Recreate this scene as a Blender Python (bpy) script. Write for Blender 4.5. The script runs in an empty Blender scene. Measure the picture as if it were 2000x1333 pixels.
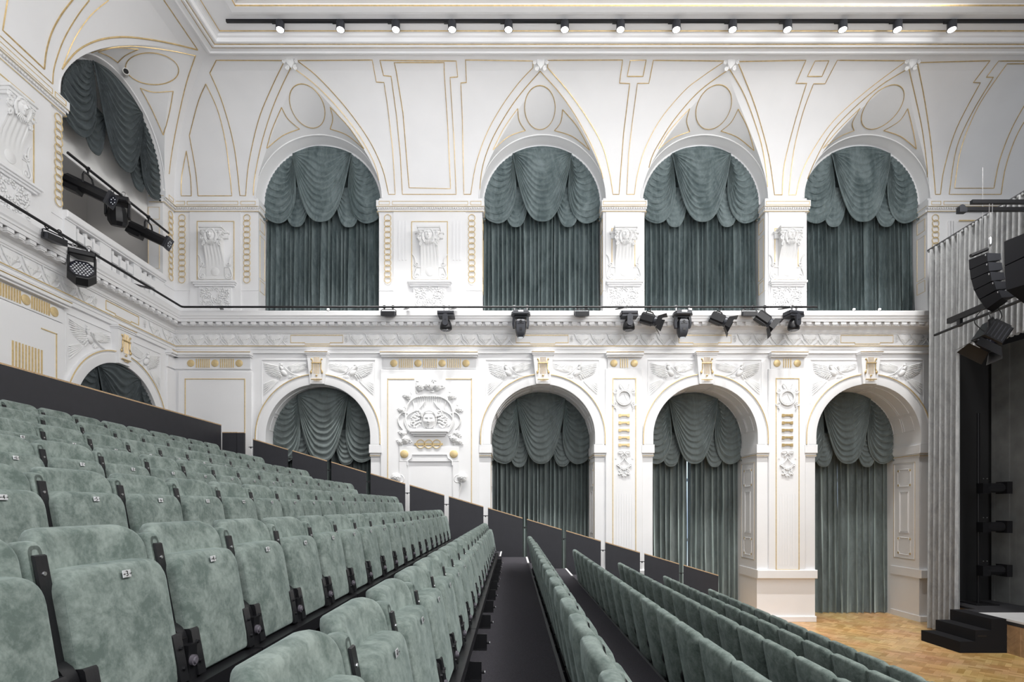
import bpy, bmesh, math, random
from mathutils import Vector, Matrix, noise
from mathutils.bvhtree import BVHTree

random.seed(7)
C = bpy.context.scene.collection
scene = bpy.context.scene
PI = math.pi
sin, cos, radians = math.sin, math.cos, math.radians

# ------------------------------------------------------------------ measures of the hall
F = 1090.0          # focal length in pixels of the 2000 px wide frame
U0, V0 = 1000.0, 990.0
ZC = 2.79           # eye height above the parquet
D = 13.5            # distance of the long wall
W = 8.17            # distance of the rear wall on the left
S = D / F           # metres per pixel on the long wall

# ------------------------------------------------------------------ camera
cam_d = bpy.data.cameras.new('camera')
cam = bpy.data.objects.new('camera', cam_d)
C.objects.link(cam)
cam.location = (0, 0, ZC)
cam.rotation_euler = (PI / 2, 0, 0)
cam_d.sensor_width = 36.0
cam_d.sensor_fit = 'HORIZONTAL'
cam_d.lens = F / 2000.0 * 36.0
cam_d.shift_x = 0.0
cam_d.shift_y = (V0 - 666.5) / 2000.0
cam_d.clip_start = 0.05
scene.camera = cam

# ------------------------------------------------------------------ world, colour, large lights
scene.view_settings.view_transform = 'Standard'
scene.view_settings.look = 'None'
scene.view_settings.gamma = 1.0
scene.view_settings.exposure = 0.0
scene.view_settings.use_curve_mapping = False
world = bpy.data.worlds.new('world')
scene.world = world
world.use_nodes = True
bg = world.node_tree.nodes['Background']
bg.inputs[0].default_value = (0.93, 0.96, 1.0, 1)
bg.inputs[1].default_value = 0.50
scene.cycles.max_bounces = 6
scene.cycles.diffuse_bounces = 4
scene.cycles.glossy_bounces = 2
scene.cycles.transmission_bounces = 2
scene.cycles.sample_clamp_indirect = 6.0


def area_light(name, loc, target, sx, sy, power, col=(1, 1, 1)):
    l = bpy.data.lights.new(name, 'AREA')
    l.shape = 'RECTANGLE'
    l.size, l.size_y = sx, sy
    l.energy = power
    l.color = col
    o = bpy.data.objects.new(name, l)
    C.objects.link(o)
    o.location = loc
    o.rotation_euler = (Vector(target) - Vector(loc)).to_track_quat('-Z', 'Y').to_euler()
    return o


# added soft fill behind the camera, in place of unseen windows opposite
area_light('window_light', (3.5, -8.0, 7.5), (-2.0, 12.0, 6.5), 13, 6, 520, (0.95, 0.97, 1.0))
# added area fill under the ceiling, from the right, for seats and walls
area_light('house_light', (8.0, 4.5, 12.0), (-2.0, 6.5, 2.0), 9, 3, 1300, (1.0, 0.985, 0.96))


# two added fills without a known lamp: left seats, then cove and ceiling
area_light('gangway_light', (5.0, -1.5, 9.5), (-2.0, 3.5, 2.0), 5, 2.5, 420, (1.0, 0.99, 0.97))
cu_ = area_light('cove_uplight', (0.5, 2.5, 6.0), (1.0, 8.0, 12.3), 13, 3, 230, (0.96, 0.975, 1.0))
cu_.data.spread = radians(95)


# ------------------------------------------------------------------ materials
def new_mat(name):
    m = bpy.data.materials.new(name)
    m.use_nodes = True
    return m, m.node_tree.nodes, m.node_tree.links, m.node_tree.nodes['Principled BSDF']


def simple(name, col, rough=0.5, metal=0.0, bump=0.0, bscale=40.0, var=0.0, vscale=3.0, spec=0.5, coord='Object'):
    m, n, l, b = new_mat(name)
    b.inputs['Base Color'].default_value = (*col, 1)
    b.inputs['Roughness'].default_value = rough
    b.inputs['Metallic'].default_value = metal
    b.inputs['Specular IOR Level'].default_value = spec
    if var > 0 or bump > 0:
        tc = n.new('ShaderNodeTexCoord')
    if var > 0:
        t = n.new('ShaderNodeTexNoise'); t.inputs['Scale'].default_value = vscale
        t.inputs['Detail'].default_value = 5
        l.new(tc.outputs[coord], t.inputs['Vector'])
        r = n.new('ShaderNodeValToRGB')
        r.color_ramp.elements[0].position = 0.3
        r.color_ramp.elements[1].position = 0.7
        r.color_ramp.elements[0].color = (*[max(0, c * (1 - var)) for c in col], 1)
        r.color_ramp.elements[1].color = (*[min(1, c * (1 + var)) for c in col], 1)
        l.new(t.outputs['Fac'], r.inputs[0]); l.new(r.outputs[0], b.inputs['Base Color'])
    if bump > 0:
        t2 = n.new('ShaderNodeTexNoise'); t2.inputs['Scale'].default_value = bscale
        t2.inputs['Detail'].default_value = 3
        l.new(tc.outputs[coord], t2.inputs['Vector'])
        bp = n.new('ShaderNodeBump'); bp.inputs['Strength'].default_value = bump
        bp.inputs['Distance'].default_value = 0.01
        l.new(t2.outputs['Fac'], bp.inputs['Height']); l.new(bp.outputs[0], b.inputs['Normal'])
    return m


def emit(name, col, s):
    m, n, l, b = new_mat(name)
    b.inputs['Base Color'].default_value = (0, 0, 0, 1)
    b.inputs['Emission Color'].default_value = (*col, 1)
    b.inputs['Emission Strength'].default_value = s
    return m


def velvet(name, dark, light, scale, sheen=0.5, stretch=(1, 1, 1), fine=90.0, dist=.9):
    """mottled brushed velvet: two sizes of noise, a bit of sheen"""
    m, n, l, b = new_mat(name)
    tc = n.new('ShaderNodeTexCoord')
    oi = n.new('ShaderNodeObjectInfo')
    ml = n.new('ShaderNodeVectorMath'); ml.operation = 'SCALE'
    l.new(oi.outputs['Location'], ml.inputs[0]); ml.inputs['Scale'].default_value = 7.3
    ad = n.new('ShaderNodeVectorMath'); ad.operation = 'ADD'
    l.new(tc.outputs['Object'], ad.inputs[0]); l.new(ml.outputs[0], ad.inputs[1])
    mp = n.new('ShaderNodeMapping'); mp.inputs['Scale'].default_value = stretch
    l.new(ad.outputs[0], mp.inputs['Vector'])
    t = n.new('ShaderNodeTexNoise'); t.inputs['Scale'].default_value = scale
    t.inputs['Detail'].default_value = 7; t.inputs['Roughness'].default_value = 0.68
    t.inputs['Distortion'].default_value = dist
    l.new(mp.outputs[0], t.inputs['Vector'])
    r = n.new('ShaderNodeValToRGB')
    r.color_ramp.elements[0].position = 0.36; r.color_ramp.elements[1].position = 0.66
    r.color_ramp.elements[0].color = (*dark, 1); r.color_ramp.elements[1].color = (*light, 1)
    tf = n.new('ShaderNodeTexNoise'); tf.inputs['Scale'].default_value = scale * 5.5
    tf.inputs['Detail'].default_value = 6; tf.inputs['Roughness'].default_value = 0.7
    l.new(mp.outputs[0], tf.inputs['Vector'])
    mxf = n.new('ShaderNodeMath'); mxf.operation = 'MULTIPLY_ADD'; mxf.inputs[1].default_value = 0.45; 
    sb = n.new('ShaderNodeMath'); sb.operation = 'SUBTRACT'; sb.inputs[1].default_value = 0.225
    l.new(t.outputs['Fac'], sb.inputs[0]); l.new(tf.outputs['Fac'], mxf.inputs[0]); l.new(sb.outputs[0], mxf.inputs[2])
    l.new(mxf.outputs[0], r.inputs[0])
    l.new(r.outputs[0], b.inputs['Base Color'])
    b.inputs['Roughness'].default_value = 0.85
    b.inputs['Specular IOR Level'].default_value = 0.2
    b.inputs['Sheen Weight'].default_value = sheen
    b.inputs['Sheen Roughness'].default_value = 0.45
    b.inputs['Sheen Tint'].default_value = (0.75, 0.9, 0.88, 1)
    t2 = n.new('ShaderNodeTexNoise'); t2.inputs['Scale'].default_value = fine
    l.new(tc.outputs['Object'], t2.inputs['Vector'])
    bp = n.new('ShaderNodeBump'); bp.inputs['Strength'].default_value = 0.12
    bp.inputs['Distance'].default_value = 0.01
    l.new(t.outputs['Fac'], bp.inputs['Height'])
    l.new(bp.outputs[0], b.inputs['Normal'])
    return m


M = {}
M['plaster'] = simple('plaster', (0.84, 0.84, 0.85), 0.62, bump=0.05, bscale=25, var=0.025, vscale=1.2, spec=0.3)
M['ornament'] = simple('ornament_plaster', (0.82, 0.82, 0.82), 0.6, bump=0.08, bscale=60, spec=0.3)
M['reveal'] = simple('reveal_plaster', (0.66, 0.655, 0.66), 0.65, var=0.03, vscale=2, spec=0.3)
M['gold'] = simple('gilding', (0.62, 0.46, 0.23), 0.38, metal=0.55, bump=0.2, bscale=80, var=0.18, vscale=14)
M['goldpale'] = simple('pale_gilding', (0.72, 0.56, 0.30), 0.5, metal=0.35, bump=0.15, bscale=70, var=0.1, vscale=20)
M['black'] = simple('black_metal', (0.012, 0.012, 0.014), 0.38, metal=0.2, bump=0.04, bscale=120)
M['blackmat'] = simple('matt_black', (0.010, 0.010, 0.011), 0.8)
M['fixture'] = simple('fixture_grey_black', (0.035, 0.037, 0.045), 0.42, metal=0.25, bump=0.05, bscale=90)
M['fixdark'] = simple('fixture_black', (0.010, 0.010, 0.012), 0.4, metal=0.2)
M['steel'] = simple('zinc_steel', (0.55, 0.55, 0.56), 0.3, metal=0.9)
M['nosing'] = simple('aluminium_nosing', (0.20, 0.20, 0.21), 0.4, metal=0.7)
M['whiteline'] = simple('white_nosing', (0.75, 0.75, 0.76), 0.5)
M['panel'] = simple('dark_laminate', (0.026, 0.026, 0.032), 0.55, bump=0.1, bscale=220, var=0.08, vscale=6)
M['woodcap'] = simple('ply_edge', (0.55, 0.38, 0.22), 0.5, var=0.2, vscale=30)
M['carpet'] = simple('charcoal_carpet', (0.068, 0.065, 0.075), 0.95, bump=0.7, bscale=260, var=0.35, vscale=230, spec=0.1)
M['stepcarpet'] = simple('black_needle_felt', (0.018, 0.018, 0.020), 0.95, bump=0.6, bscale=300, var=0.3, vscale=240, spec=0.1)
M['velvet'] = velvet('sage_velvet', (0.100, 0.130, 0.116), (0.250, 0.295, 0.270), 9.0, 0.30, dist=.35)
M['teal'] = velvet('teal_velvet', (0.080, 0.108, 0.113), (0.185, 0.228, 0.235), 3.2, 0.5, (1, 1, 0.35))
M['moss'] = velvet('dark_moss_velvet', (0.105, 0.122, 0.120), (0.165, 0.192, 0.192), 3.2, 0.9, (1, 1, 0.3))
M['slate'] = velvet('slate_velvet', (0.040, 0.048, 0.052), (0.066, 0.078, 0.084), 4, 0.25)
M['stagegrey'] = velvet('grey_stage_cloth', (0.29, 0.295, 0.30), (0.43, 0.435, 0.44), 5, 0.2, (1, 1, 0.4))
M['stagedark'] = simple('dark_stage_cloth', (0.13, 0.133, 0.130), 0.95, var=0.2, vscale=3)
M['knob'] = simple('knob_grey', (0.12, 0.11, 0.13), 0.35)
M['plate'] = simple('number_plate', (0.75, 0.76, 0.78), 0.3, metal=0.5)
M['ink'] = simple('black_ink', (0.01, 0.01, 0.01), 0.6)
M['cladding'] = simple('room_grey', (0.62, 0.60, 0.58), 0.8, var=0.08, vscale=0.8)
M['board'] = simple('white_board', (0.88, 0.88, 0.87), 0.7)
M['camwhite'] = simple('camera_white', (0.62, 0.61, 0.58), 0.4)
M['lampglow'] = emit('lamp_glow', (1.0, 0.98, 0.95), 14.0)
M['dimlamp'] = emit('lens_glint', (0.9, 0.95, 1.0), 0.6)  # emission stands in for highlights on the lens glass
M['daylight'] = emit('daylight_pane', (0.62, 0.78, 1.0), 2.2)
M['stagefloor'] = simple('grey_stage_floor', (0.70, 0.70, 0.71), 0.45, var=0.03, vscale=2)
M['stageblack'] = simple('black_stage_floor', (0.03, 0.03, 0.034), 0.6, var=0.3, vscale=2)
M['glass'] = simple('lens_glass', (0.02, 0.02, 0.03), 0.08, spec=0.8)


def parquet(name):
    m, n, l, b = new_mat(name)
    tc = n.new('ShaderNodeTexCoord')
    mp = n.new('ShaderNodeMapping'); mp.inputs['Rotation'].default_value = (0, 0, radians(45))
    l.new(tc.outputs['Object'], mp.inputs['Vector'])
    br = n.new('ShaderNodeTexBrick')
    br.inputs['Scale'].default_value = 1.0
    br.inputs['Brick Width'].default_value = 0.50
    br.inputs['Row Height'].default_value = 0.09
    br.inputs['Mortar Size'].default_value = 0.0015
    br.inputs['Color1'].default_value = (0.37, 0.23, 0.11, 1)
    br.inputs['Color2'].default_value = (0.58, 0.40, 0.22, 1)
    br.inputs['Mortar'].default_value = (0.30, 0.18, 0.08, 1)
    br.offset = 0.5
    # herringbone: two directions chosen by a checker
    mp2 = n.new('ShaderNodeMapping'); mp2.inputs['Rotation'].default_value = (0, 0, radians(-45))
    l.new(tc.outputs['Object'], mp2.inputs['Vector'])
    br2 = n.new('ShaderNodeTexBrick')
    for k in ('Scale', 'Brick Width', 'Row Height', 'Mortar Size', 'Color1', 'Color2', 'Mortar'):
        br2.inputs[k].default_value = br.inputs[k].default_value
    l.new(mp.outputs[0], br.inputs['Vector']); l.new(mp2.outputs[0], br2.inputs['Vector'])
    ck = n.new('ShaderNodeTexChecker'); ck.inputs['Scale'].default_value = 1 / 0.36
    l.new(mp.outputs[0], ck.inputs['Vector'])
    mx = n.new('ShaderNodeMixRGB')
    l.new(ck.outputs['Fac'], mx.inputs[0]); l.new(br.outputs[0], mx.inputs[1]); l.new(br2.outputs[0], mx.inputs[2])
    t = n.new('ShaderNodeTexNoise'); t.inputs['Scale'].default_value = 1.0; t.inputs['Detail'].default_value = 4
    l.new(tc.outputs['Object'], t.inputs['Vector'])
    m2 = n.new('ShaderNodeMixRGB'); m2.blend_type = 'MULTIPLY'; m2.inputs[0].default_value = 0.35
    l.new(mx.outputs[0], m2.inputs[1]); l.new(t.outputs['Color'], m2.inputs[2])
    hs = n.new('ShaderNodeHueSaturation'); hs.inputs['Saturation'].default_value = 1.12
    hs.inputs['Value'].default_value = 1.4
    l.new(m2.outputs[0], hs.inputs['Color'])
    l.new(hs.outputs[0], b.inputs['Base Color'])
    b.inputs['Roughness'].default_value = 0.33
    return m


M['parquet'] = parquet('oak_parquet')
M['oakfront'] = simple('oak_front', (0.42, 0.27, 0.15), 0.5, var=0.25, vscale=6)


# ------------------------------------------------------------------ mesh collector
def RX(a): return Matrix.Rotation(a, 4, 'X')
def RY(a): return Matrix.Rotation(a, 4, 'Y')
def RZ(a): return Matrix.Rotation(a, 4, 'Z')
def TR(x, y, z): return Matrix.Translation((x, y, z))


class MB:
    def __init__(s, T=None):
        s.v = []; s.f = []; s.T = T or Matrix.Identity(4)

    def add(s, vs, fs):
        o = len(s.v)
        T = s.T
        s.v += [tuple(T @ Vector(p)) for p in vs]
        s.f += [tuple(i + o for i in f) for f in fs]

    def box(s, x0, x1, y0, y1, z0, z1):
        s.add([(x0, y0, z0), (x1, y0, z0), (x1, y1, z0), (x0, y1, z0), (x0, y0, z1), (x1, y0, z1), (x1, y1, z1), (x0, y1, z1)],
              [(0, 3, 2, 1), (4, 5, 6, 7), (0, 1, 5, 4), (1, 2, 6, 5), (2, 3, 7, 6), (3, 0, 4, 7)])

    def cbox(s, c, sx, sy, sz):
        s.box(c[0] - sx / 2, c[0] + sx / 2, c[1] - sy / 2, c[1] + sy / 2, c[2] - sz / 2, c[2] + sz / 2)

    def bevbox(s, x0, x1, y0, y1, z0, z1, b):
        """box with the front (low y) edges chamfered"""
        s.add([(x0, y1, z0), (x1, y1, z0), (x1, y1, z1), (x0, y1, z1),
               (x0, y0 + b, z0), (x1, y0 + b, z0), (x1, y0 + b, z1), (x0, y0 + b, z1),
               (x0 + b, y0, z0 + b), (x1 - b, y0, z0 + b), (x1 - b, y0, z1 - b), (x0 + b, y0, z1 - b)],
              [(0, 1, 2, 3), (0, 4, 5, 1), (1, 5, 6, 2), (2, 6, 7, 3), (3, 7, 4, 0),
               (4, 8, 9, 5), (5, 9, 10, 6), (6, 10, 11, 7), (7, 11, 8, 4), (8, 11, 10, 9)])

    def quad(s, a, b, c, d): s.add([a, b, c, d], [(0, 1, 2, 3)])

    def prism(s, poly, y0, y1, axis='y'):
        n = len(poly)
        if axis == 'y':
            vs = [(p[0], y0, p[1]) for p in poly] + [(p[0], y1, p[1]) for p in poly]
        elif axis == 'x':
            vs = [(y0, p[0], p[1]) for p in poly] + [(y1, p[0], p[1]) for p in poly]
        else:
            vs = [(p[0], p[1], y0) for p in poly] + [(p[0], p[1], y1) for p in poly]
        fs = [tuple(range(n)), tuple(range(2 * n - 1, n - 1, -1))]
        fs += [(i, i + n, (i + 1) % n + n, (i + 1) % n) for i in range(n)]
        s.add(vs, fs)

    def loft(s, rings, cap=True, closed=True):
        n = len(rings[0])
        vs = [p for r in rings for p in r]
        fs = []
        for k in range(len(rings) - 1):
            for i in range(n if closed else n - 1):
                j = (i + 1) % n
                fs.append((k * n + i, k * n + j, (k + 1) * n + j, (k + 1) * n + i))
        if cap:
            fs.append(tuple(range(n - 1, -1, -1)))
            fs.append(tuple(range((len(rings) - 1) * n, len(rings) * n)))
        s.add(vs, fs)

    def tube(s, pts, r, n=6, closed=False, taper=None, up=None, flat=1.0):
        pts = [Vector(p) for p in pts]
        N = len(pts)
        if N < 2: return
        rings = []
        prev = None
        for i, p in enumerate(pts):
            if closed:
                t = pts[(i + 1) % N] - pts[i - 1]
            else:
                t = pts[min(i + 1, N - 1)] - pts[max(i - 1, 0)]
            if t.length < 1e-9: t = Vector((1, 0, 0))
            t.normalize()
            if up is not None:
                a = Vector(up)
                a = a - t * a.dot(t)
                if a.length < 1e-6: a = t.orthogonal()
            elif prev is None:
                a = t.orthogonal()
            else:
                a = prev - t * prev.dot(t)
                if a.length < 1e-6: a = t.orthogonal()
            a.normalize(); prev = a
            b = t.cross(a)
            rr = r * (taper(i / (N - 1)) if taper else 1.0)
            rings.append([tuple(p + (a * cos(2 * PI * (k + .5) / n) * flat + b * sin(2 * PI * (k + .5) / n)) * rr) for k in range(n)])
        if closed:
            rings.append(rings[0])
            s.loft(rings, cap=False)
        else:
            s.loft(rings, cap=True)

    def ell(s, c, rx, ry, rz, nu=10, nv=6, R=None):
        vs = []; fs = []
        R = R or Matrix.Identity(3)
        if len(R) == 4: R = R.to_3x3()
        c = Vector(c)
        for j in range(nv + 1):
            th = PI * j / nv
            for i in range(nu):
                ph = 2 * PI * i / nu
                vs.append(tuple(c + R @ Vector((rx * sin(th) * cos(ph), ry * sin(th) * sin(ph), rz * cos(th)))))
        for j in range(nv):
            for i in range(nu):
                k = (i + 1) % nu
                fs.append((j * nu + i, (j + 1) * nu + i, (j + 1) * nu + k, j * nu + k))
        s.add(vs, fs)

    def cyl(s, p0, p1, r0, r1=None, n=12):
        p0, p1 = Vector(p0), Vector(p1)
        r1 = r0 if r1 is None else r1
        t = (p1 - p0).normalized(); a = t.orthogonal().normalized(); b = t.cross(a)
        s.loft([[tuple(p0 + (a * cos(2 * PI * k / n) + b * sin(2 * PI * k / n)) * r0) for k in range(n)],
                [tuple(p1 + (a * cos(2 * PI * k / n) + b * sin(2 * PI * k / n)) * r1) for k in range(n)]])

    def ring(s, c, R, r, n=24, m=6, sx=1.0, sz=1.0, y=None):
        s.tube([(c[0] + R * sx * cos(2 * PI * k / n), c[1], c[2] + R * sz * sin(2 * PI * k / n)) for k in range(n)], r, m, closed=True, up=(0, 1, 0))

    def disc(s, c, R, t, n=28, bev=0.25):
        """round boss facing -y"""
        b = t * bev
        s.loft([[(c[0] + rr * cos(2 * PI * k / n), c[1] - yy, c[2] + rr * sin(2 * PI * k / n)) for k in range(n)]
                for rr, yy in ((R, 0), (R, t - b), (R - b * 1.5, t))])

    def grid(s, fn, nu, nv):
        vs = [tuple(fn(i / nu, j / nv)) for j in range(nv + 1) for i in range(nu + 1)]
        w = nu + 1
        fs = [(j * w + i, j * w + i + 1, (j + 1) * w + i + 1, (j + 1) * w + i) for j in range(nv) for i in range(nu)]
        s.add(vs, fs)

    def mold(s, prof, xa, xb):
        """sweep a (y, z) profile along x; xa / xb may be functions of y (mitres)"""
        fa = xa if callable(xa) else (lambda y: xa)
        fb = xb if callable(xb) else (lambda y: xb)
        n = len(prof)
        vs = [(fa(y), y, z) for y, z in prof] + [(fb(y), y, z) for y, z in prof]
        s.add(vs, [(i, i + 1, n + i + 1, n + i) for i in range(n - 1)])

    def frame(s, x0, x1, z0, z1, w, y0, t):
        """raised rectangular outline on a surface at y0"""
        s.box(x0, x1, y0 - t, y0, z1 - w, z1)
        s.box(x0, x1, y0 - t, y0, z0, z0 + w)
        s.box(x0, x0 + w, y0 - t, y0, z0 + w, z1 - w)
        s.box(x1 - w, x1, y0 - t, y0, z0 + w, z1 - w)

    def build(s, name, mat, parent=None, loc=None, rot=None, smooth=35, fix=True, parent_T=None):
        me = bpy.data.meshes.new(name)
        me.from_pydata(s.v, [], s.f)
        if fix:
            bm = bmesh.new(); bm.from_mesh(me)
            bmesh.ops.remove_doubles(bm, verts=bm.verts, dist=1e-5)
            bmesh.ops.recalc_face_normals(bm, faces=bm.faces)
            bm.to_mesh(me); bm.free()
        me.materials.append(mat)
        if smooth:
            me.shade_smooth()
            me.set_sharp_from_angle(angle=radians(smooth))
        me.update()
        o = bpy.data.objects.new(name, me)
        C.objects.link(o)
        if parent: o.parent = parent
        if loc: o.location = loc
        if rot: o.rotation_euler = rot
        return o


def tag(o, label=None, cat=None, group=None, kind=None):
    if label: o['label'] = label
    if cat: o['category'] = cat
    if group: o['group'] = group
    if kind: o['kind'] = kind
    return o


def empty(name, loc=(0, 0, 0), rot=(0, 0, 0)):
    o = bpy.data.objects.new(name, None)
    o.empty_display_size = 0.1
    C.objects.link(o)
    o.location = loc; o.rotation_euler = rot
    return o


def copy_tree(src, parent=None):
    c = src.copy(); C.objects.link(c)
    if parent: c.parent = parent
    for ch in list(src.children):
        copy_tree(ch, c)
    return c


# pixel heights / positions on a wall -> metres (m is measured away from the viewer, negative = proud of the wall)
def zp(v, m=0.0): return ZC + (V0 - v) / F * (D + m)
def xp(u, m=0.0): return (u - U0) / F * (D + m)
def zl(v, y): return ZC + (V0 - v) / F * y


TB = TR(0, D, 0)                       # long wall:  (x, m, z)
TL = TR(-W, 0, 0) @ RZ(PI / 2)         # rear wall:  (y, m, z) -> world

ARC = [622.5, 1060.0, 1376.5, 1693.5]  # arch centre lines on the long wall, px
ARX = [xp(u) for u in ARC]
YL = 11.60                             # centre of the bay on the rear wall
R_LO = 1.26; ZS_LO = 4.48; DEP_LO = 1.0
R_RIM = 1.535; R_UP = 1.46; ZS_UP = 10.25; DEP_UP = 0.42
Z_LEDGE = zp(607, -.36)
Z_COVE = 10.30
ORD = ['first', 'second', 'third', 'fourth', 'fifth', 'sixth', 'seventh', 'eighth', 'ninth', 'tenth', 'eleventh', 'twelfth',
       'thirteenth', 'fourteenth', 'fifteenth', 'sixteenth', 'seventeenth', 'eighteenth', 'nineteenth', 'twentieth', 'twenty-first']
# ================================================================== THE SHELL
def wall_sheet(mb, x0, x1, z0, z1, arches, n=40):
    cur = x0
    for c, R, zs, rect in arches:
        mb.quad((cur, 0, z0), (c - R, 0, z0), (c - R, 0, z1), (cur, 0, z1))
        if not rect:
            pts = [(c - R * cos(PI * i / n), zs + R * sin(PI * i / n)) for i in range(n + 1)]
            for (xa, za), (xb, zb) in zip(pts, pts[1:]):
                mb.quad((xa, 0, za), (xb, 0, zb), (xb, 0, z1), (xa, 0, z1))
        cur = c + R
    mb.quad((cur, 0, z0), (x1, 0, z0), (x1, 0, z1), (cur, 0, z1))


def arch_line(c, R, zs, zb, n=40):
    return [(c - R, zb)] + [(c - R * cos(PI * i / n), zs + R * sin(PI * i / n)) for i in range(n + 1)] + [(c + R, zb)]


def reveal(mb, c, R, zs, zb, y0, y1, n=40, R2=None):
    a = arch_line(c, R, zs, zb, n); b = arch_line(c, R2 or R, zs, zb, n)
    for i in range(len(a) - 1):
        mb.quad((a[i][0], y0, a[i][1]), (a[i + 1][0], y0, a[i + 1][1]), (b[i + 1][0], y1, b[i + 1][1]), (b[i][0], y1, b[i][1]))


XR = 14.5
Z_FR0 = zp(690)
# floor
mb = MB(); mb.box(-W - 2, XR + 1, -3, D + 1.6, -0.1, 0)
tag(mb.build('floor', M['parquet'], smooth=0), kind='structure')

# long wall, below the cornice
mb = MB(TB)
wall_sheet(mb, -W, XR, 0, 7.1, [(x, R_LO, ZS_LO, False) for x in ARX])
# upper piers
wall_sheet(mb, -W, XR, 7.0, ZS_UP, [(x, R_UP, ZS_UP, True) for x in ARX])
for x in ARX:
    for sg in (-1, 1):
        mb.quad((x + sg * R_UP, 0, 7.0), (x + sg * R_UP, DEP_UP + .3, 7.0), (x + sg * R_UP, DEP_UP + .3, ZS_UP), (x + sg * R_UP, 0, ZS_UP))
        mb.quad((x + sg * R_UP, 0, ZS_UP), (x + sg * (R_RIM), 0, ZS_UP), (x + sg * (R_RIM), .3, ZS_UP), (x + sg * R_UP, .3, ZS_UP))
wb = mb.build('wall_back', M['plaster'], smooth=0, fix=False)
tag(wb, kind='structure')
mb = MB(TB)
for x in ARX: reveal(mb, x, R_LO, ZS_LO, 0, 0, DEP_LO + .5)
tag(mb.build('wall_back_reveal', M['plaster'], smooth=30), kind='structure')

# arch soffits of the upper windows, slightly splayed, with a rounded inner rim
mb = MB(TB)
for x in ARX:
    reveal(mb, x, R_RIM, ZS_UP, ZS_UP, 0, DEP_UP - .1, R2=1.475)
    reveal(mb, x, 1.475, ZS_UP, ZS_UP, DEP_UP - .1, DEP_UP - .1, R2=1.44)
    reveal(mb, x, 1.44, ZS_UP, ZS_UP, DEP_UP - .1, DEP_UP + .3)
    pts = [(x - R_RIM * cos(PI * i / 40), -.004, ZS_UP + R_RIM * sin(PI * i / 40)) for i in range(41)]
    mb.tube(pts, .018, 6)
    pts = [(x - 1.455 * cos(PI * i / 40), DEP_UP - .11, ZS_UP + 1.455 * sin(PI * i / 40)) for i in range(41)]
    mb.tube(pts, .03, 6)
tag(mb.build('trim_1', M['plaster']), kind='structure')

# backing behind the windows of the long wall
mb = MB(TB)
mb.quad((-W, DEP_LO + .5, 0), (XR, DEP_LO + .5, 0), (XR, DEP_LO + .5, 7), (-W, DEP_LO + .5, 7))
mb.quad((-W, DEP_UP + .3, 7), (XR, DEP_UP + .3, 7), (XR, DEP_UP + .3, 12.4), (-W, DEP_UP + .3, 12.4))
mb.quad((-W, 0, 7.05), (XR, 0, 7.05), (XR, DEP_LO + .5, 7.05), (-W, DEP_LO + .5, 7.05))
tag(mb.build('wall_outer', M['cladding'], smooth=0), kind='structure')
# tall windows behind the lower curtains of the two right arches
for k, ai in enumerate((2, 3)):
    x = ARX[ai]
    fr = MB(TB)
    for sg in (-1, 1): fr.box(x + sg * .9 - .04, x + sg * .9 + .04, 1.42, 1.49, .3, 5.2)
    for zz in (.3, 1.9, 3.5, 5.2): fr.box(x - .94, x + .94, 1.42, 1.49, zz - .04, zz + .04)
    f = tag(fr.build('window_%d' % (k + 1), M['plaster'], smooth=0), kind='structure')
    pn = MB(TB); pn.quad((x - .9, 1.47, .3), (x + .9, 1.47, .3), (x + .9, 1.47, 5.2), (x - .9, 1.47, 5.2))
    pn.build('pane', M['daylight'], f, smooth=0)

# rear wall on the left
mb = MB(TL)
A0 = -3.0
wall_sheet(mb, A0, D, 0, 7.1, [(YL, R_LO, ZS_LO, False)])
wall_sheet(mb, A0, D, 7.0, ZS_UP, [(YL, R_UP, ZS_UP, True)])
mb.quad((YL - R_LO - .1, .6, 0), (YL + R_LO + .1, .6, 0), (YL + R_LO + .1, .6, 6), (YL - R_LO - .1, .6, 6))
for sg in (-1, 1):
    mb.quad((YL + sg * R_UP, 0, 7.0), (YL + sg * R_UP, .35, 7.0), (YL + sg * R_UP, .35, ZS_UP), (YL + sg * R_UP, 0, ZS_UP))
    mb.quad((YL + sg * R_UP, 0, ZS_UP), (YL + sg * R_RIM, 0, ZS_UP), (YL + sg * R_RIM, .3, ZS_UP), (YL + sg * R_UP, .3, ZS_UP))
tag(mb.build('wall_left', M['plaster'], smooth=0, fix=False), kind='structure')
mb = MB(TL); reveal(mb, YL, R_LO, ZS_LO, 0, 0, .6)
tag(mb.build('wall_left_reveal', M['plaster'], smooth=30), kind='structure')
mb = MB(TL)
reveal(mb, YL, R_RIM, ZS_UP, ZS_UP, 0, .2, R2=1.475)
reveal(mb, YL, 1.475, ZS_UP, ZS_UP, .2, .2, R2=1.44)
reveal(mb, YL, 1.44, ZS_UP, ZS_UP, .2, .45)
mb.tube([(YL - R_RIM * cos(PI * i / 40), -.004, ZS_UP + R_RIM * sin(PI * i / 40)) for i in range(41)], .018, 6)
mb.tube([(YL - 1.455 * cos(PI * i / 40), .19, ZS_UP + 1.455 * sin(PI * i / 40)) for i in range(41)], .025, 6)
tag(mb.build('trim_2', M['plaster']), kind='structure')
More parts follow.
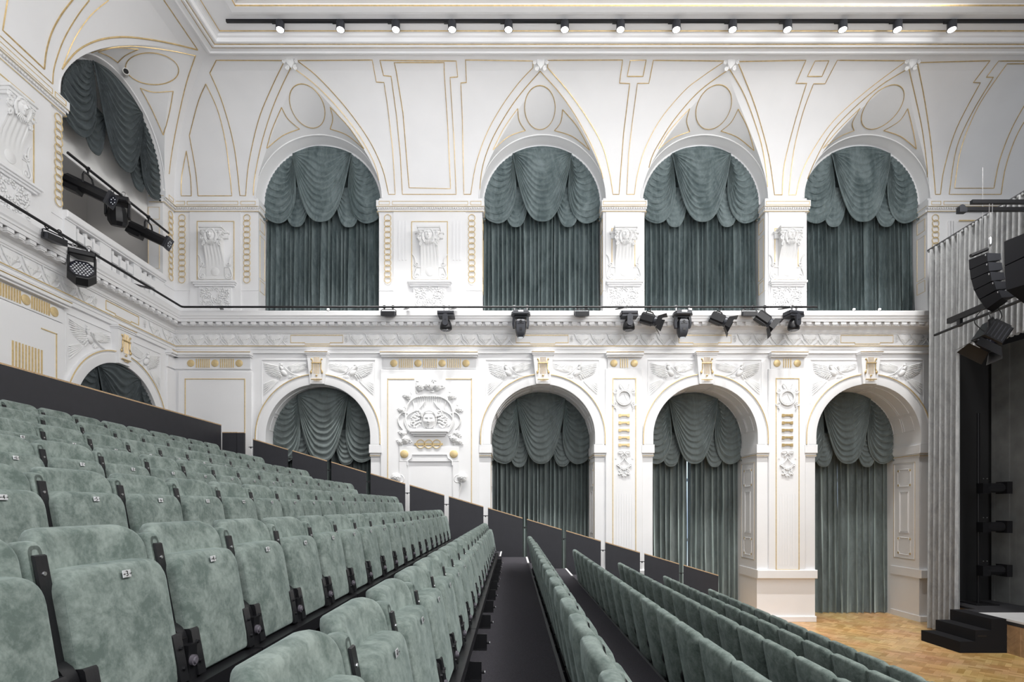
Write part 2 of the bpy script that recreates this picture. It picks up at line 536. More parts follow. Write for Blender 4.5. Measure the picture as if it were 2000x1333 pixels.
# gallery room seen over the balustrade, and the white board closing its upper half
mb = MB(TL)
ya, yb = YL - R_UP - .3, YL + R_UP + .3
mb.quad((ya, 2.0, 7.2), (yb, 2.0, 7.2), (yb, 2.0, 12.2), (ya, 2.0, 12.2))
mb.quad((ya, .34, 7.2), (ya, 2.0, 7.2), (ya, 2.0, 12.2), (ya, .34, 12.2))
mb.quad((yb, .34, 7.2), (yb, 2.0, 7.2), (yb, 2.0, 12.2), (yb, .34, 12.2))
mb.quad((ya, .0, 7.3), (yb, .0, 7.3), (yb, 2.0, 7.3), (ya, 2.0, 7.3))
tag(mb.build('wall_gallery', M['cladding'], smooth=0), kind='structure')
mb = MB(TL); mb.box(YL - R_UP - .25, YL + R_UP + .25, .36, .40, 9.50, 12.1)
tag(mb.build('gallery_board', M['board'], smooth=0), 'plain white board closing the upper half of the left gallery opening', 'board')


# ------------------------------------------------------------------ cove
CQ, CZ = 1.80, 2.08
def cove(th): return CQ * (1 - cos(th)), Z_COV + CZ * sin(th)
Z_COV = ZS_UP
def q_of_z(z):
    s_ = min(1.0, max(0.0, (z - Z_COV) / CZ))
    return CQ * (1 - math.sqrt(max(0, 1 - s_ * s_)))
GH = 2.02
def groin_x(s_): return R_RIM * max(0.0, (1 - s_ ** 1.8)) ** 0.8
NG = 26


def build_cove(T, centers, xl, xr, name):
    """xl(q), xr(q): ends of the cove at inward reach q"""
    mb = MB(T)
    levels = [Z_COV + GH * k / NG for k in range(NG + 1)]
    gx = [groin_x(k / NG) for k in range(NG + 1)]
    bounds = [None] + list(centers) + [None]
    for bi in range(len(bounds) - 1):
        rows = []
        m = 10
        for k, z in enumerate(levels):
            q = q_of_z(z)
            a = xl(q) if bounds[bi] is None else bounds[bi] + gx[k]
            b = xr(q) if bounds[bi + 1] is None else bounds[bi + 1] - gx[k]
            rows.append([(a + (b - a) * i / m, -q, z) for i in range(m + 1)])
        mb.loft(rows, cap=False, closed=False)
    th0 = math.asin(GH / CZ)
    rows = []
    for k in range(7):
        q, z = cove(th0 + (PI / 2 - th0) * k / 6)
        a, b = xl(q), xr(q)
        rows.append([(a + (b - a) * i / 60, -q, z) for i in range(61)])
    mb.loft(rows, cap=False, closed=False)
    o1 = mb.build(name, M['plaster'], smooth=40)
    # lunette vaults
    lb = MB(T)
    for c in centers:
        for sg in (-1, 1):
            rows = []
            for k in range(NG + 1):
                s_ = k / NG
                ph = s_ * PI / 2
                r = Vector((c + sg * R_RIM * cos(ph), 0, ZS_UP + R_RIM * sin(ph)))
                z = Z_COV + GH * s_
                g = Vector((c + sg * groin_x(s_), -q_of_z(z), z))
                rows.append([tuple(r.lerp(g, i / 8)) for i in range(9)])
            lb.loft(rows, cap=False, closed=False)
    o2 = lb.build('wall_lunette', M['plaster'], smooth=40)
    return o1, o2


cb, lb_ = build_cove(TB, ARX, lambda q: -W + q, lambda q: XR, 'wall_back_cove')
cl, ll_ = build_cove(TL, [YL], lambda q: A0, lambda q: D - q, 'wall_left_cove')
for o in (cb, lb_, cl, ll_): tag(o, kind='structure')

# flat ceiling with its stepped mouldings running parallel to both walls
ceil_prof = [(-1.72, 12.33), (-1.80, 12.33), (-1.82, 12.25), (-1.88, 12.235), (-1.90, 12.26), (-2.00, 12.265), (-2.02, 12.235), (-2.06, 12.225),
             (-2.08, 12.25), (-2.12, 12.25), (-2.14, 12.23), (-2.17, 12.235), (-2.19, 12.30), (-2.23, 12.31), (-2.25, 12.345), (-2.70, 12.345),
             (-2.72, 12.30), (-2.78, 12.29), (-2.80, 12.27), (-2.92, 12.27), (-2.92, 12.33), (-12.0, 12.33)]
mb = MB(TB); mb.mold(ceil_prof, lambda y: -W - y if y > -11 else -W + 11, XR)
mb.T = TL; mb.mold(ceil_prof[:-1] + [(-2.92, 12.33), (-12.0, 12.33)], A0, lambda y: D + y if y > -11 else D - 11.0)
# fill the middle
mb.T = Matrix.Identity(4)
mb.quad((-W + 2.92, A0, 12.331), (XR, A0, 12.331), (XR, D - 2.92, 12.331), (-W + 2.92, D - 2.92, 12.331))
tag(mb.build('ceiling', M['plaster'], smooth=25), kind='structure')


# ------------------------------------------------------------------ gilt lines on cove, lunettes and ceiling, laid on the built surfaces
dg = bpy.context.evaluated_depsgraph_get()
allv = []; allf = []
for o in (cb, lb_, cl, ll_):
    off = len(allv)
    allv += [o.matrix_world @ v.co for v in o.data.vertices]
    allf += [tuple(i + off for i in p.vertices) for p in o.data.polygons]
bvh = BVHTree.FromPolygons(allv, allf, all_triangles=False)
EYE = Vector((0, 0, ZC))


def on_surface(u, v):
    d = Vector(((u - U0) / F, 1.0, (V0 - v) / F)).normalized()
    hit, nrm, idx, dist = bvh.ray_cast(EYE, d, 40)
    if hit is None: return None
    if nrm.dot(d) > 0: nrm = -nrm
    return hit + nrm * 0.004, nrm


def gilt(mb, pts, r=.0105, closed=True, step=7.0):
    P = []
    n = len(pts)
    for i in range(n if closed else n - 1):
        a, b = pts[i], pts[(i + 1) % n]
        L = math.hypot(b[0] - a[0], b[1] - a[1]); k = max(1, int(L / step))
        for j in range(k):
            t = j / k
            P.append((a[0] + (b[0] - a[0]) * t, a[1] + (b[1] - a[1]) * t))
    if not closed: P.append(pts[-1])
    W3 = [on_surface(*p) for p in P]
    run = []
    runs = []
    for h in W3:
        if h is None or (run and (h[0] - run[-1]).length > .6):
            if len(run) > 1: runs.append(run)
            run = [] if h is None else [h[0]]
        else:
            run.append(h[0])
    if run:
        if closed and not runs and (run[0] - run[-1]).length < .6:
            mb.tube(run, r, 4, closed=True); return
        runs.append(run)
    for rn in runs:
        if len(rn) > 1: mb.tube(rn, r, 4)


def smooth_curve(pts, n=6):
    out = []
    N = len(pts)
    for i in range(N - 1):
        p0 = pts[max(i - 1, 0)]; p1 = pts[i]; p2 = pts[i + 1]; p3 = pts[min(i + 2, N - 1)]
        for j in range(n):
            t = j / n
            out.append(tuple(0.5 * ((2 * p1[k]) + (-p0[k] + p2[k]) * t + (2 * p0[k] - 5 * p1[k] + 4 * p2[k] - p3[k]) * t * t + (-p0[k] + 3 * p1[k] - 3 * p2[k] + p3[k]) * t ** 3) for k in range(len(p1))))
    out.append(tuple(pts[-1]))
    return out


def oval(c, a, b, ang, n=40):
    ca, sa = cos(ang), sin(ang)
    return [(c[0] + a * cos(2 * PI * k / n) * ca - b * sin(2 * PI * k / n) * sa, c[1] + a * cos(2 * PI * k / n) * sa + b * sin(2 * PI * k / n) * ca) for k in range(n)]


mb = MB()
LINES = [
    [(422.5, 117.5), (410, 142.5)] + smooth_curve([(410, 142.5), (435, 202.5), (457.5, 287.5), (468.7, 382.5)]) + [(480, 383)] + smooth_curve([(480, 383), (486, 320), (505, 235), (530, 172.5), (556, 118)]),
    smooth_curve([(580, 118), (615, 145), (652, 183), (687, 225), (722, 276), (747, 330), (759, 380)]) + [(772, 380), (767, 292), (757, 207), (750, 161), (735, 160), (727, 117)],
    [(742, 117.5), (749, 147.5), (764, 149), (775, 230), (782, 305), (786, 380), (891, 380), (887, 280), (879, 151), (894, 150), (891, 119)],
    [(770, 122), (774, 140), (787, 220), (799, 367), (880, 369), (875, 255), (867.5, 140), (867.5, 122)],
    [(1041, 119), (909, 117), (911, 161), (900, 162), (903, 230), (906, 380), (919.5, 380)] + smooth_curve([(919.5, 380), (930, 320), (951, 260), (981, 206), (1014, 161), (1041, 132)]),
    [(1069.5, 117.5)] + smooth_curve([(1069.5, 132), (1110, 179), (1146, 230), (1176, 284), (1191, 341), (1197, 380)]) + [(1209, 380), (1218, 260), (1230, 163), (1210, 162), (1216, 117)],
    [(1231, 118), (1262, 117), (1256, 149), (1225, 149)],
    [(1276, 117.5), (1267.5, 162.5), (1245, 162.5), (1236, 230), (1228, 300), (1224, 380), (1239, 380)] + smooth_curve([(1239, 380), (1245, 341), (1260, 290), (1290, 233), (1335, 179), (1368, 152), (1416, 119)]),
    smooth_curve([(1440.5, 120), (1469, 191), (1487, 248), (1502, 308), (1512.5, 381)]) + [(1527.5, 381)] + smooth_curve([(1527.5, 381), (1532, 320), (1553, 236), (1575.5, 162.5)]) + [(1554.5, 162.5), (1574, 117.5)],
    [(1592, 119), (1619, 118.4), (1605.5, 149), (1577, 149)],
    [(1635.5, 117.5), (1611.5, 163.4)] + smooth_curve([(1589, 163.4), (1568, 221), (1550, 296), (1540.4, 381)]) + [(1554.5, 381)] + smooth_curve([(1554.5, 381), (1563.5, 344), (1586, 296), (1628, 236), (1694, 176), (1770.5, 118.4)]),
    smooth_curve([(1791.5, 122), (1805, 191), (1817, 272), (1824.5, 350), (1826.6, 380)]) + [(1836.5, 380)] + smooth_curve([(1836.5, 380), (1844, 329), (1868, 251), (1914.5, 161.6)]) + [(1901, 161), (1933.4, 118.4)],
    [(1950.5, 119), (1926.5, 150.5)] + smooth_curve([(1940, 151), (1898, 221), (1868, 290), (1853.6, 380)]) + [(1955, 380)] + smooth_curve([(1955, 380), (1964, 326), (1985, 266), (2015, 215), (2060, 150)]) + [(2060, 119)],
    [(1967, 124.4), (1953.5, 143)] + smooth_curve([(1953.5, 143), (1910, 209), (1877, 290), (1864, 368)]) + [(1941, 368)] + smooth_curve([(1941, 368), (1952, 314), (1976, 251), (2010, 190), (2050, 124)]),
    # corner of the two coves
    smooth_curve([(402, 164), (425, 215), (440, 275), (448, 333), (453, 383)]) + [(387, 383)] + smooth_curve([(387, 383), (382, 333), (370, 265)]) + smooth_curve([(370, 265), (387, 200), (402, 164)]),
    smooth_curve([(364, 295), (355, 345), (354, 383)]) + [(374, 383)] + smooth_curve([(374, 383), (372, 345), (364, 295)]),
    # triangles and ovals of the lunettes
    smooth_curve([(550, 210), (562, 232), (585, 252)]) + smooth_curve([(585, 252), (552, 265), (521, 290)]) + smooth_curve([(521, 290), (532, 252), (550, 210)]),
    smooth_curve([(645, 209), (650, 232), (645, 252)]) + smooth_curve([(645, 252), (678, 264), (711, 291)]) + smooth_curve([(711, 291), (680, 247), (645, 209)]),
    smooth_curve([(1011, 212), (1014, 236), (1026, 255)]) + smooth_curve([(1026, 255), (993, 267), (963, 293)]) + smooth_curve([(963, 293), (984, 251), (1011, 212)]),
    smooth_curve([(1099, 214), (1095, 239), (1083, 255)]) + smooth_curve([(1083, 255), (1119, 267), (1152, 293)]) + smooth_curve([(1152, 293), (1128, 248), (1099, 214)]),
    smooth_curve([(1347, 212), (1341, 236), (1347, 257)]) + smooth_curve([(1347, 257), (1314, 270), (1286, 291)]) + smooth_curve([(1286, 291), (1308, 255), (1347, 212)]),
    smooth_curve([(1442, 213), (1428, 239), (1408, 256)]) + smooth_curve([(1408, 256), (1440, 268), (1473, 294)]) + smooth_curve([(1473, 294), (1461, 251), (1442, 213)]),
    smooth_curve([(1680, 211), (1665, 239), (1668, 255)]) + smooth_curve([(1668, 255), (1638, 268), (1607, 290)]) + smooth_curve([(1607, 290), (1636, 255), (1680, 211)]),
    smooth_curve([(1773, 212), (1757, 236), (1726, 255)]) + smooth_curve([(1726, 255), (1760, 267), (1790, 291)]) + smooth_curve([(1790, 291), (1784, 257), (1773, 212)]),
    oval((600, 207), 46, 31, radians(62)), oval((1054.5, 210), 43, 30, radians(90)), oval((1394, 209), 46, 32, radians(116)), oval((1724, 209), 53, 29, radians(133)),
    # rear wall
    oval((297, 134), 52, 31, radians(6)),
    smooth_curve([(274, 172), (300, 180), (338, 178)]) + smooth_curve([(338, 178), (330, 222), (319, 264)]) + smooth_curve([(319, 264), (296, 213), (274, 172)]),
    smooth_curve([(192, 101), (225, 93), (270, 96)]) + smooth_curve([(270, 96), (245, 108), (230, 122)]) + smooth_curve([(230, 122), (213, 110), (192, 101)]),
]
OPEN = [
    smooth_curve([(495, 392), (497, 350), (511, 280), (531, 215), (551, 167), (569, 130)]),
    smooth_curve([(569, 130), (607, 158), (641, 190), (676, 230), (708, 275), (735, 330), (745, 392)]),
    smooth_curve([(936, 388), (942, 329), (960, 275), (990, 221), (1020, 179), (1055, 139)]),
    smooth_curve([(1055, 139), (1095, 184), (1128, 233), (1158, 290), (1176, 341), (1183, 388)]),
    smooth_curve([(1258, 388), (1270, 317), (1290, 275), (1322, 227), (1368, 176), (1424, 135)]),
    smooth_curve([(1425, 135), (1452, 182), (1473, 236), (1489, 290), (1498, 350), (1499, 388)]),
    smooth_curve([(1577, 350), (1592, 314), (1622, 260), (1670, 209), (1724, 164), (1774, 134)]),
    smooth_curve([(1775, 134), (1790, 200), (1802, 260), (1811, 335), (1814, 392)]),
    smooth_curve([(0, 70), (102.5, 164)], 3) + smooth_curve([(102.5, 164), (104, 140), (110, 115), (125, 75), (150, 32), (174, 0)]),
    smooth_curve([(212, 0), (175, 32), (143, 80), (121, 135)]) + smooth_curve([(121, 135), (150, 100), (190, 79), (237, 72), (287, 76), (337, 85), (386, 97)]) + [(320, 0)],
    smooth_curve([(382, 108), (363, 165), (346, 240), (335, 300), (330, 340)]),
    smooth_curve([(135, 140), (160, 112), (200, 96), (250, 90), (300, 94), (345, 101), (382, 109)]),
]
for L in LINES: gilt(mb, L)
for L in OPEN: gilt(mb, L, closed=False)
gilt(mb, [(15, -4), (5, 59), (86, 135)] + smooth_curve([(86, 135), (90, 100), (101, 62), (120, 27), (144, -4)]), r=.014, closed=False)
gilt(mb, smooth_curve([(121, 135), (150, 100), (190, 79), (237, 72), (287, 76), (337, 85), (386, 97)]), r=.016, closed=False)
# ceiling gilt bands
for q, z, r in ((1.985, 12.262, .010), (2.09, 12.245, .010), (2.30, 12.342, .014), (2.925, 12.29, .018)):
    mb.tube([(-W + q, A0, z), (-W + q, D - q, z), (XR, D - q, z)], r, 4)
tag(mb.build('trim_3', M['gold'], smooth=60, fix=False), kind='structure')

# ------------------------------------------------------------------ main cornice, both walls
zf = lambda v, m: zp(v, m)
corn = [(0, zf(692, 0)), (-.05, zf(690, -.05)), (-.05, zf(684, -.05)), (-.065, zf(683, -.065)), (-.065, zf(679, -.065)), (-.085, zf(678, -.085)), (-.085, zf(675.5, -.085)),
        (-.03, zf(675, -.03)), (-.03, zf(653, -.03)), (-.055, zf(652, -.055)), (-.06, zf(650, -.06)), (-.075, zf(649, -.075)), (-.085, zf(645, -.085)), (-.11, zf(643, -.11)),
        (-.13, zf(640, -.13)), (-.17, zf(638, -.17)), (-.20, zf(637, -.20)), (-.21, zf(629, -.21)), (-.30, zf(628.5, -.30)), (-.31, zf(623, -.31)), (-.325, zf(622, -.325)),
        (-.33, zf(619, -.33)), (-.35, zf(616, -.35)), (-.36, zf(608, -.36)), (-.355, Z_LEDGE), (DEP_UP + .3, Z_LEDGE)]
mb = MB(TB); mb.mold(corn, lambda y: -W - y, XR)
mb.T = TL; mb.mold(corn, A0, lambda y: D + y)
# dentils
zt, zb_ = zf(628.6, -.29), zf(635.5, -.25)
def dentil(mb, x, dy=0):
    mb.prism([(x - .062, zb_ + .012), (x + .062, zb_ + .012), (x + .062, zt), (x - .062, zt)], -.285, -.20)
    mb.box(x - .045, x + .045, -.27, -.20, zb_ - .008, zb_ + .02)
x = -W + .40
mb.T = TB
while x < XR: dentil(mb, x); x += .2056
mb.T = TL
y = D - .40
while y > 6.5: dentil(mb, y); y -= .2056
# little bead moulding under the soffit
tag(mb.build('trim_4', M['plaster'], smooth=25, fix=False), kind='structure')
mb = MB()
for m, v, r in ((-.09, 676, .012),):
    z = zf(v, m)
    mb.tube([(-W - m, A0, z), (-W - m, D + m, z), (XR, D + m, z)], r, 4)
tag(mb.build('trim_5', M['goldpale'], fix=False), kind='structure')

# frieze relief: hearts slung on a beaded cord, between plain framed fields
def heart(mb, x):
    zc_ = zf(663.5, -.03); h = 11.0 * S; w = 14.2 * S
    y0 = -.03
    poly = [(x - w * .92, zc_ + h * .55), (x - w * .55, zc_ + h * .95), (x, zc_ + h * .72), (x + w * .55, zc_ + h * .95), (x + w * .92, zc_ + h * .55), (x + w * .72, zc_), (x + w * .05, zc_ - h * .98), (x - w * .05, zc_ - h * .98), (x - w * .72, zc_)]
    outer = [(p[0], y0, p[1]) for p in poly]
    inner = [(x + (p[0] - x) * .84, y0 - .022, zc_ + (p[1] - zc_) * .84) for p in poly]
    mid = [(x + (p[0] - x) * .4, y0 - .032, zc_ + (p[1] - zc_) * .4) for p in poly]
    mb.loft([outer, inner, mid])
    mb.tube([(x - w * 1.05, y0 - .02, zc_ + h * .95), (x - w * .75, y0 - .03, zc_ + h * .05), (x - w * .1, y0 - .025, zc_ - h * .95)], .010, 5)
    for j in range(7):
        t = j / 6
        mb.ell((x - w * .8 + w * 1.6 * t, y0 - .034, zc_ + h * (.10 - .22 * sin(t * PI))), .013, .014, .013, 5, 4)
    mb.ring((x + w * 1.08, y0 - .008, zc_ - h * .42), .026, .008, 10, 4)
    for sg in (-1, 1):
        mb.tube([(x + w * 1.08, y0 - .01, zc_ - h * .1), (x + w * (1.08 + sg * .3), y0 - .02, zc_ - h * .75), (x + w * (1.08 + sg * .55), y0 - .01, zc_ - h * .95)], .012, 4)
def sprig(mb, x, sg):
    zc_ = zf(663.5, -.03)
    for a in (-1.0, -.55, -.1, .35, .8, 1.2):
        L = 8.5 * S
        mb.tube([(x, -.04, zc_), (x + sg * L * .6 * cos(a), -.055, zc_ + L * .75 * sin(a)), (x + sg * L * cos(a * .8), -.035, zc_ + L * 1.05 * sin(a * .9))], .011, 4, taper=lambda t: 1 - .75 * t)
mb = MB(TB)
def run(u0, u1, s0=True, s1=True):
    n = max(1, round((u1 - u0) / 31.8)); p = (u1 - u0) / n
    for i in range(n): heart(mb, xp(u0 + p * (i + .5) - 1, -.03))
    if s0: sprig(mb, xp(u0 - 2, -.03), -1)
    if s1: sprig(mb, xp(u1 + 2, -.03), 1)
FP = [(568, 670), (1008, 1110), (1326, 1428), (1642, 1744)]
run(341, 553, False, True); run(683, 996); run(1122, 1314); run(1440, 1630); run(1756, 1806)
mb.T = TL
def runl(y0, y1, s0=True, s1=True):
    n = max(1, round((y1 - y0) / .394)); p = (y1 - y0) / n
    for i in range(n): heart(mb, y0 + p * (i + .5))
    if s0: sprig(mb, y0 - .02, -1)
    if s1: sprig(mb, y1 + .02, 1)
runl(12.42, 13.4, True, False); runl(6.9, 10.82, False, True)
tag(mb.build('trim_6', M['ornament'], smooth=50, fix=False), kind='structure')
mb = MB()
def fieldframe(T, x0, x1):
    mb.T = T
    z1, z0, zm = zf(655.5, -.03), zf(670, -.03), zf(672.5, -.03)
    w = x1 - x0
    P = [(x0, z1), (x1, z1), (x1, z0), (x0 + w * .75, z0), (x0 + w * .75, zm), (x0 + w * .27, zm), (x0 + w * .27, z0), (x0, z0)]
    mb.tube([(p[0], -.036, p[1]) for p in P], .0105, 4, closed=True, up=(0, 1, 0))
for a, b in FP: fieldframe(TB, xp(a, -.03), xp(b, -.03))
fieldframe(TL, YL - .42, YL + .56)
tag(mb.build('trim_7', M['goldpale'], fix=False), kind='structure')


# ------------------------------------------------------------------ pilasters and their capitals, lower storey
def z_(v): return zp(v)
gold = MB(); wht = MB()
def cap(T, x0, x1, discs, bars, left=False):
    """entablature block over a pier: ledge with gilt edge, then a band that carries discs and flutes"""
    wht.T = T; gold.T = T
    wht.bevbox(x0, x1, -.17, 0, z_(697), z_(691), .008)
    wht.box(x0 + .02, x1 - .02, -.13, 0, z_(700), z_(697))
    wht.box(x0 + .05, x1 - .05, -.045, 0, z_(722), z_(700))
    gold.tube([(x0, -.172, z_(691.5)), (x1, -.172, z_(691.5))], .011, 4)
    for c0, c1 in bars:
        n = max(3, int((c1 - c0) / (3.8 * S)))
        for i in range(n):
            xx = c0 + (c1 - c0) * (i + .5) / n
            gold.box(xx - .008, xx + .008, -.066, -.045, z_(719.5), z_(702.5))
def shaft(T, x0, x1, v0, v1, t=.05):
    wht.T = T
    wht.bevbox(x0, x1, -t, 0.0, z_(v1), z_(v0), .012)
# long wall
cap(TB, xp(338), xp(495), 0, [(xp(384), xp(413)), (xp(431), xp(460))])
shaft(TB, xp(350), xp(494), 727, 1205)
cap(TB, xp(745), xp(934), 0, [(xp(779), xp(808)), (xp(826), xp(855)), (xp(873), xp(902))])
shaft(TB, xp(744), xp(936), 723, 1160)
for c in (1218, 1535.5):
    cap(TB, xp(c - 35.5), xp(c + 36.5), 0, [(xp(c - 9), xp(c + 9))])
    shaft(TB, xp(c - 36), xp(c + 36), 722, 1128)
cap(TL, 7.6, 10.15, 0, [(9.41, 9.81), (8.83, 9.23), (8.25, 8.65)])
shaft(TL, 7.6, 10.12, 723, 1160)
cap(TL, 13.14, D, 0, [])
shaft(TL, 13.14, D, 727, 1160)
# dado band and skirting of the long wall piers
def dado(x0, x1, ra=True, rb=True):
    wht.T = TB
    wht.bevbox(x0 - .02, x1 + .02, -.09, .0, z_(1130), z_(1113.5), .012)
    wht.bevbox(x0 - .015, x1 + .015, -.05, .0, 0, z_(1204), .01)
    for flag, xx, sg in ((ra, x0, -1), (rb, x1, 1)):
        if flag:
            a, b = (xx - .02, xx + .001) if sg < 0 else (xx - .001, xx + .02)
            wht.box(a, b, 0, 1.0, z_(1130), z_(1113.5))
            wht.box(a, b, 0, 1.0, 0, z_(1204))
edges = [-W] + [v for x in ARX for v in (x - R_LO, x + R_LO)] + [XR]
for i in range(0, len(edges), 2): dado(edges[i], edges[i + 1], i > 0, i < len(edges) - 2)
# imposts and archivolts
def impost(T, xa, xb, dep, ra, rb):
    wht.T = T; gold.T = T
    a = xa - .03 if ra else xa; b = xb + .03 if rb else xb
    wht.bevbox(a, b, -.07, 0, z_(886), z_(869.5), .008)
    wht.box(xa - (.012 if ra else 0), xb + (.012 if rb else 0), -.03, 0, z_(893), z_(886))
    gold.tube([(a + .01, -.035, z_(891)), (b - .01, -.035, z_(891))], .008, 4)
    if ra: wht.box(xa - .03, xa + .001, 0, dep, z_(886), z_(869.5)); wht.box(xa - .015, xa + .001, 0, dep, z_(892), z_(886)); gold.tube([(xa - .02, -.02, z_(889)), (xa - .02, dep, z_(889))], .008, 4)
    if rb: wht.box(xb - .001, xb + .03, 0, dep, z_(886), z_(869.5)); wht.box(xb - .001, xb + .015, 0, dep, z_(892), z_(886)); gold.tube([(xb + .02, -.02, z_(889)), (xb + .02, dep, z_(889))], .008, 4)
for x in ARX:
    impost(TB, x - 1.54, x - R_LO, DEP_LO, False, True)
    impost(TB, x + R_LO, x + 1.54, DEP_LO, True, False)
impost(TL, YL - 1.54, YL - R_LO, .5, False, True); impost(TL, YL + R_LO, YL + 1.54, .5, True, False)
def archivolt(T, c):
    wht.T = T; gold.T = T
    n = 44
    def arc(R, y): return [(c - R, y, z_(869))] + [(c - R * cos(PI * i / n), y, ZS_LO + R * sin(PI * i / n)) for i in range(n + 1)] + [(c + R, y, z_(869))]
    rr = [(R_LO, 0), (R_LO, -.06), (R_LO + .02, -.065), (1.44, -.065), (1.45, -.05), (1.475, -.05), (1.48, -.075), (1.515, -.075), (1.52, 0)]
    wht.loft([arc(R, y) for R, y in rr], cap=False, closed=False)
    gold.tube(arc(1.50, -.078), .013, 5)
for x in ARX: archivolt(TB, x)
archivolt(TL, YL)
# coffers on the soffits: framed fields in outline
for x in ARX:
    wht.T = TB
    for (a0, a1) in ((8, 24), (28, 76), (80, 100), (104, 152), (156, 172)):
        for (m0, m1) in ((.14, .48), (.54, .88)):
            P = []
            k = max(2, int((a1 - a0) / 5))
            R = R_LO - .006
            for i in range(k + 1):
                a = radians(a0 + (a1 - a0) * i / k); P.append((x + R * cos(a), m0, ZS_LO + R * sin(a)))
            for i in range(k + 1):
                a = radians(a1 - (a1 - a0) * i / k); P.append((x + R * cos(a), m1, ZS_LO + R * sin(a)))
            wht.tube(P, .008, 4, closed=True)
# jamb panels in the right-hand reveals (and left ones, mirror)
def jamb(x, sg):
    """sg=+1: right reveal"""
    X = x + sg * (R_LO - .001)
    def P(m, v): return (X, m, zp(v, 0.0))
    def outline(m0, m1, v0, v1, mbx, r=.009, notch=0.0):
        if notch:
            n_ = notch; nv = notch / S
            pts = [(m0 + n_, v0), (m1 - n_, v0), (m1 - n_, v0 + nv), (m1, v0 + nv), (m1, v1 - nv), (m1 - n_, v1 - nv), (m1 - n_, v1), (m0 + n_, v1), (m0 + n_, v1 - nv), (m0, v1 - nv), (m0, v0 + nv), (m0 + n_, v0 + nv)]
        else:
            pts = [(m0, v0), (m1, v0), (m1, v1), (m0, v1)]
        mbx.tube([P(*p) for p in pts], r, 4, closed=True)
    wht.T = TB; gold.T = TB
    outline(.14, .90, 902, 1096, gold, .006); outline(.17, .87, 904, 1094, wht, .010)
    for v0, v1 in ((915, 949), (1053, 1087)):
        outline(.30, .74, v0, v1, wht, .011, .055)
        for mm in (.31, .73):
            for vv in (v0 + 2.5, v1 - 2.5): gold.ell(P(mm, vv), .008, .032, .032, 8, 6)
    outline(.36, .68, 960, 1043, wht, .012); outline(.39, .65, 963, 1040, wht, .008)
for x in ARX: jamb(x, 1); jamb(x, -1)
# reliefs' frames: gilt panels on the piers
def pframe(T, x0, x1, v0, v1, m=-.05, w=.018, part=None):
    gold.T = T
    z1, z0 = z_(v0), z_(v1)
    if part is None:
        gold.frame(x0, x1, z0, z1, w, m, .012)
    else:
        gold.box(x0, x0 + w, m - .012, m, z0, z1); gold.box(x1 - w, x1, m - .012, m, z0, z1)
        gold.box(x0, part[0], m - .012, m, z1 - w, z1); gold.box(part[1], x1, m - .012, m, z1 - w, z1)
pframe(TB, xp(363.5), xp(481), 741, 1120)
pframe(TB, xp(757.5), xp(922), 741, 1120, part=(xp(810), xp(871)))
for c in (1218, 1535.5): pframe(TB, xp(c - 22.5), xp(c + 23.5), 740, 1114)
pframe(TL, 8.1, 9.95, 741, 1120, part=(8.3, 9.62))
gold.T = TL
for i in range(10):
    yy = 9.07 + i * .062
    gold.box(yy - .012, yy + .012, -.065, -.05, z_(850), z_(772))
# shallow vertical flutes on narrow piers
wht.T = TB
for c in (1218, 1535.5):
    for i in range(7):
        xx = xp(c - 15 + i * 5)
        wht.box(xx - .006, xx + .006, -.056, -.05, z_(1104), z_(965))
# window surrounds of bird panels (raised line)
for T, c in [(TB, x) for x in ARX] + [(TL, YL)]:
    wht.T = T
    x0, x1 = c - 1.38, c + 1.37
    z1 = z_(704)
    wht.box(x0, x1, -.018, 0, z1, z1 + .018)
    wht.box(x0, x0 + .012, -.012, 0, z_(790), z1); wht.box(x1 - .012, x1, -.012, 0, z_(790), z1)
# blind niche under the muse relief on the wide pier
wht.T = TB
wht.bevbox(xp(781), xp(897), -.085, -.05, z_(903), z_(873.5), .01)
wht.box(xp(781), xp(799), -.08, -.05, z_(1130), z_(903)); wht.box(xp(885), xp(897), -.08, -.05, z_(1130), z_(903))
n_ = 6
for i in range(n_):   # cyma of the niche head
    pass
wht.tube([(xp(797), -.09, z_(910)), (xp(797), -.09, z_(902)), (xp(801), -.09, z_(899)), (xp(805), -.09, z_(896)), (xp(806), -.09, z_(889)), (xp(874), -.09, z_(889)), (xp(876), -.09, z_(896)), (xp(881), -.09, z_(899)), (xp(884), -.09, z_(902)), (xp(884), -.09, z_(910))], .016, 6)

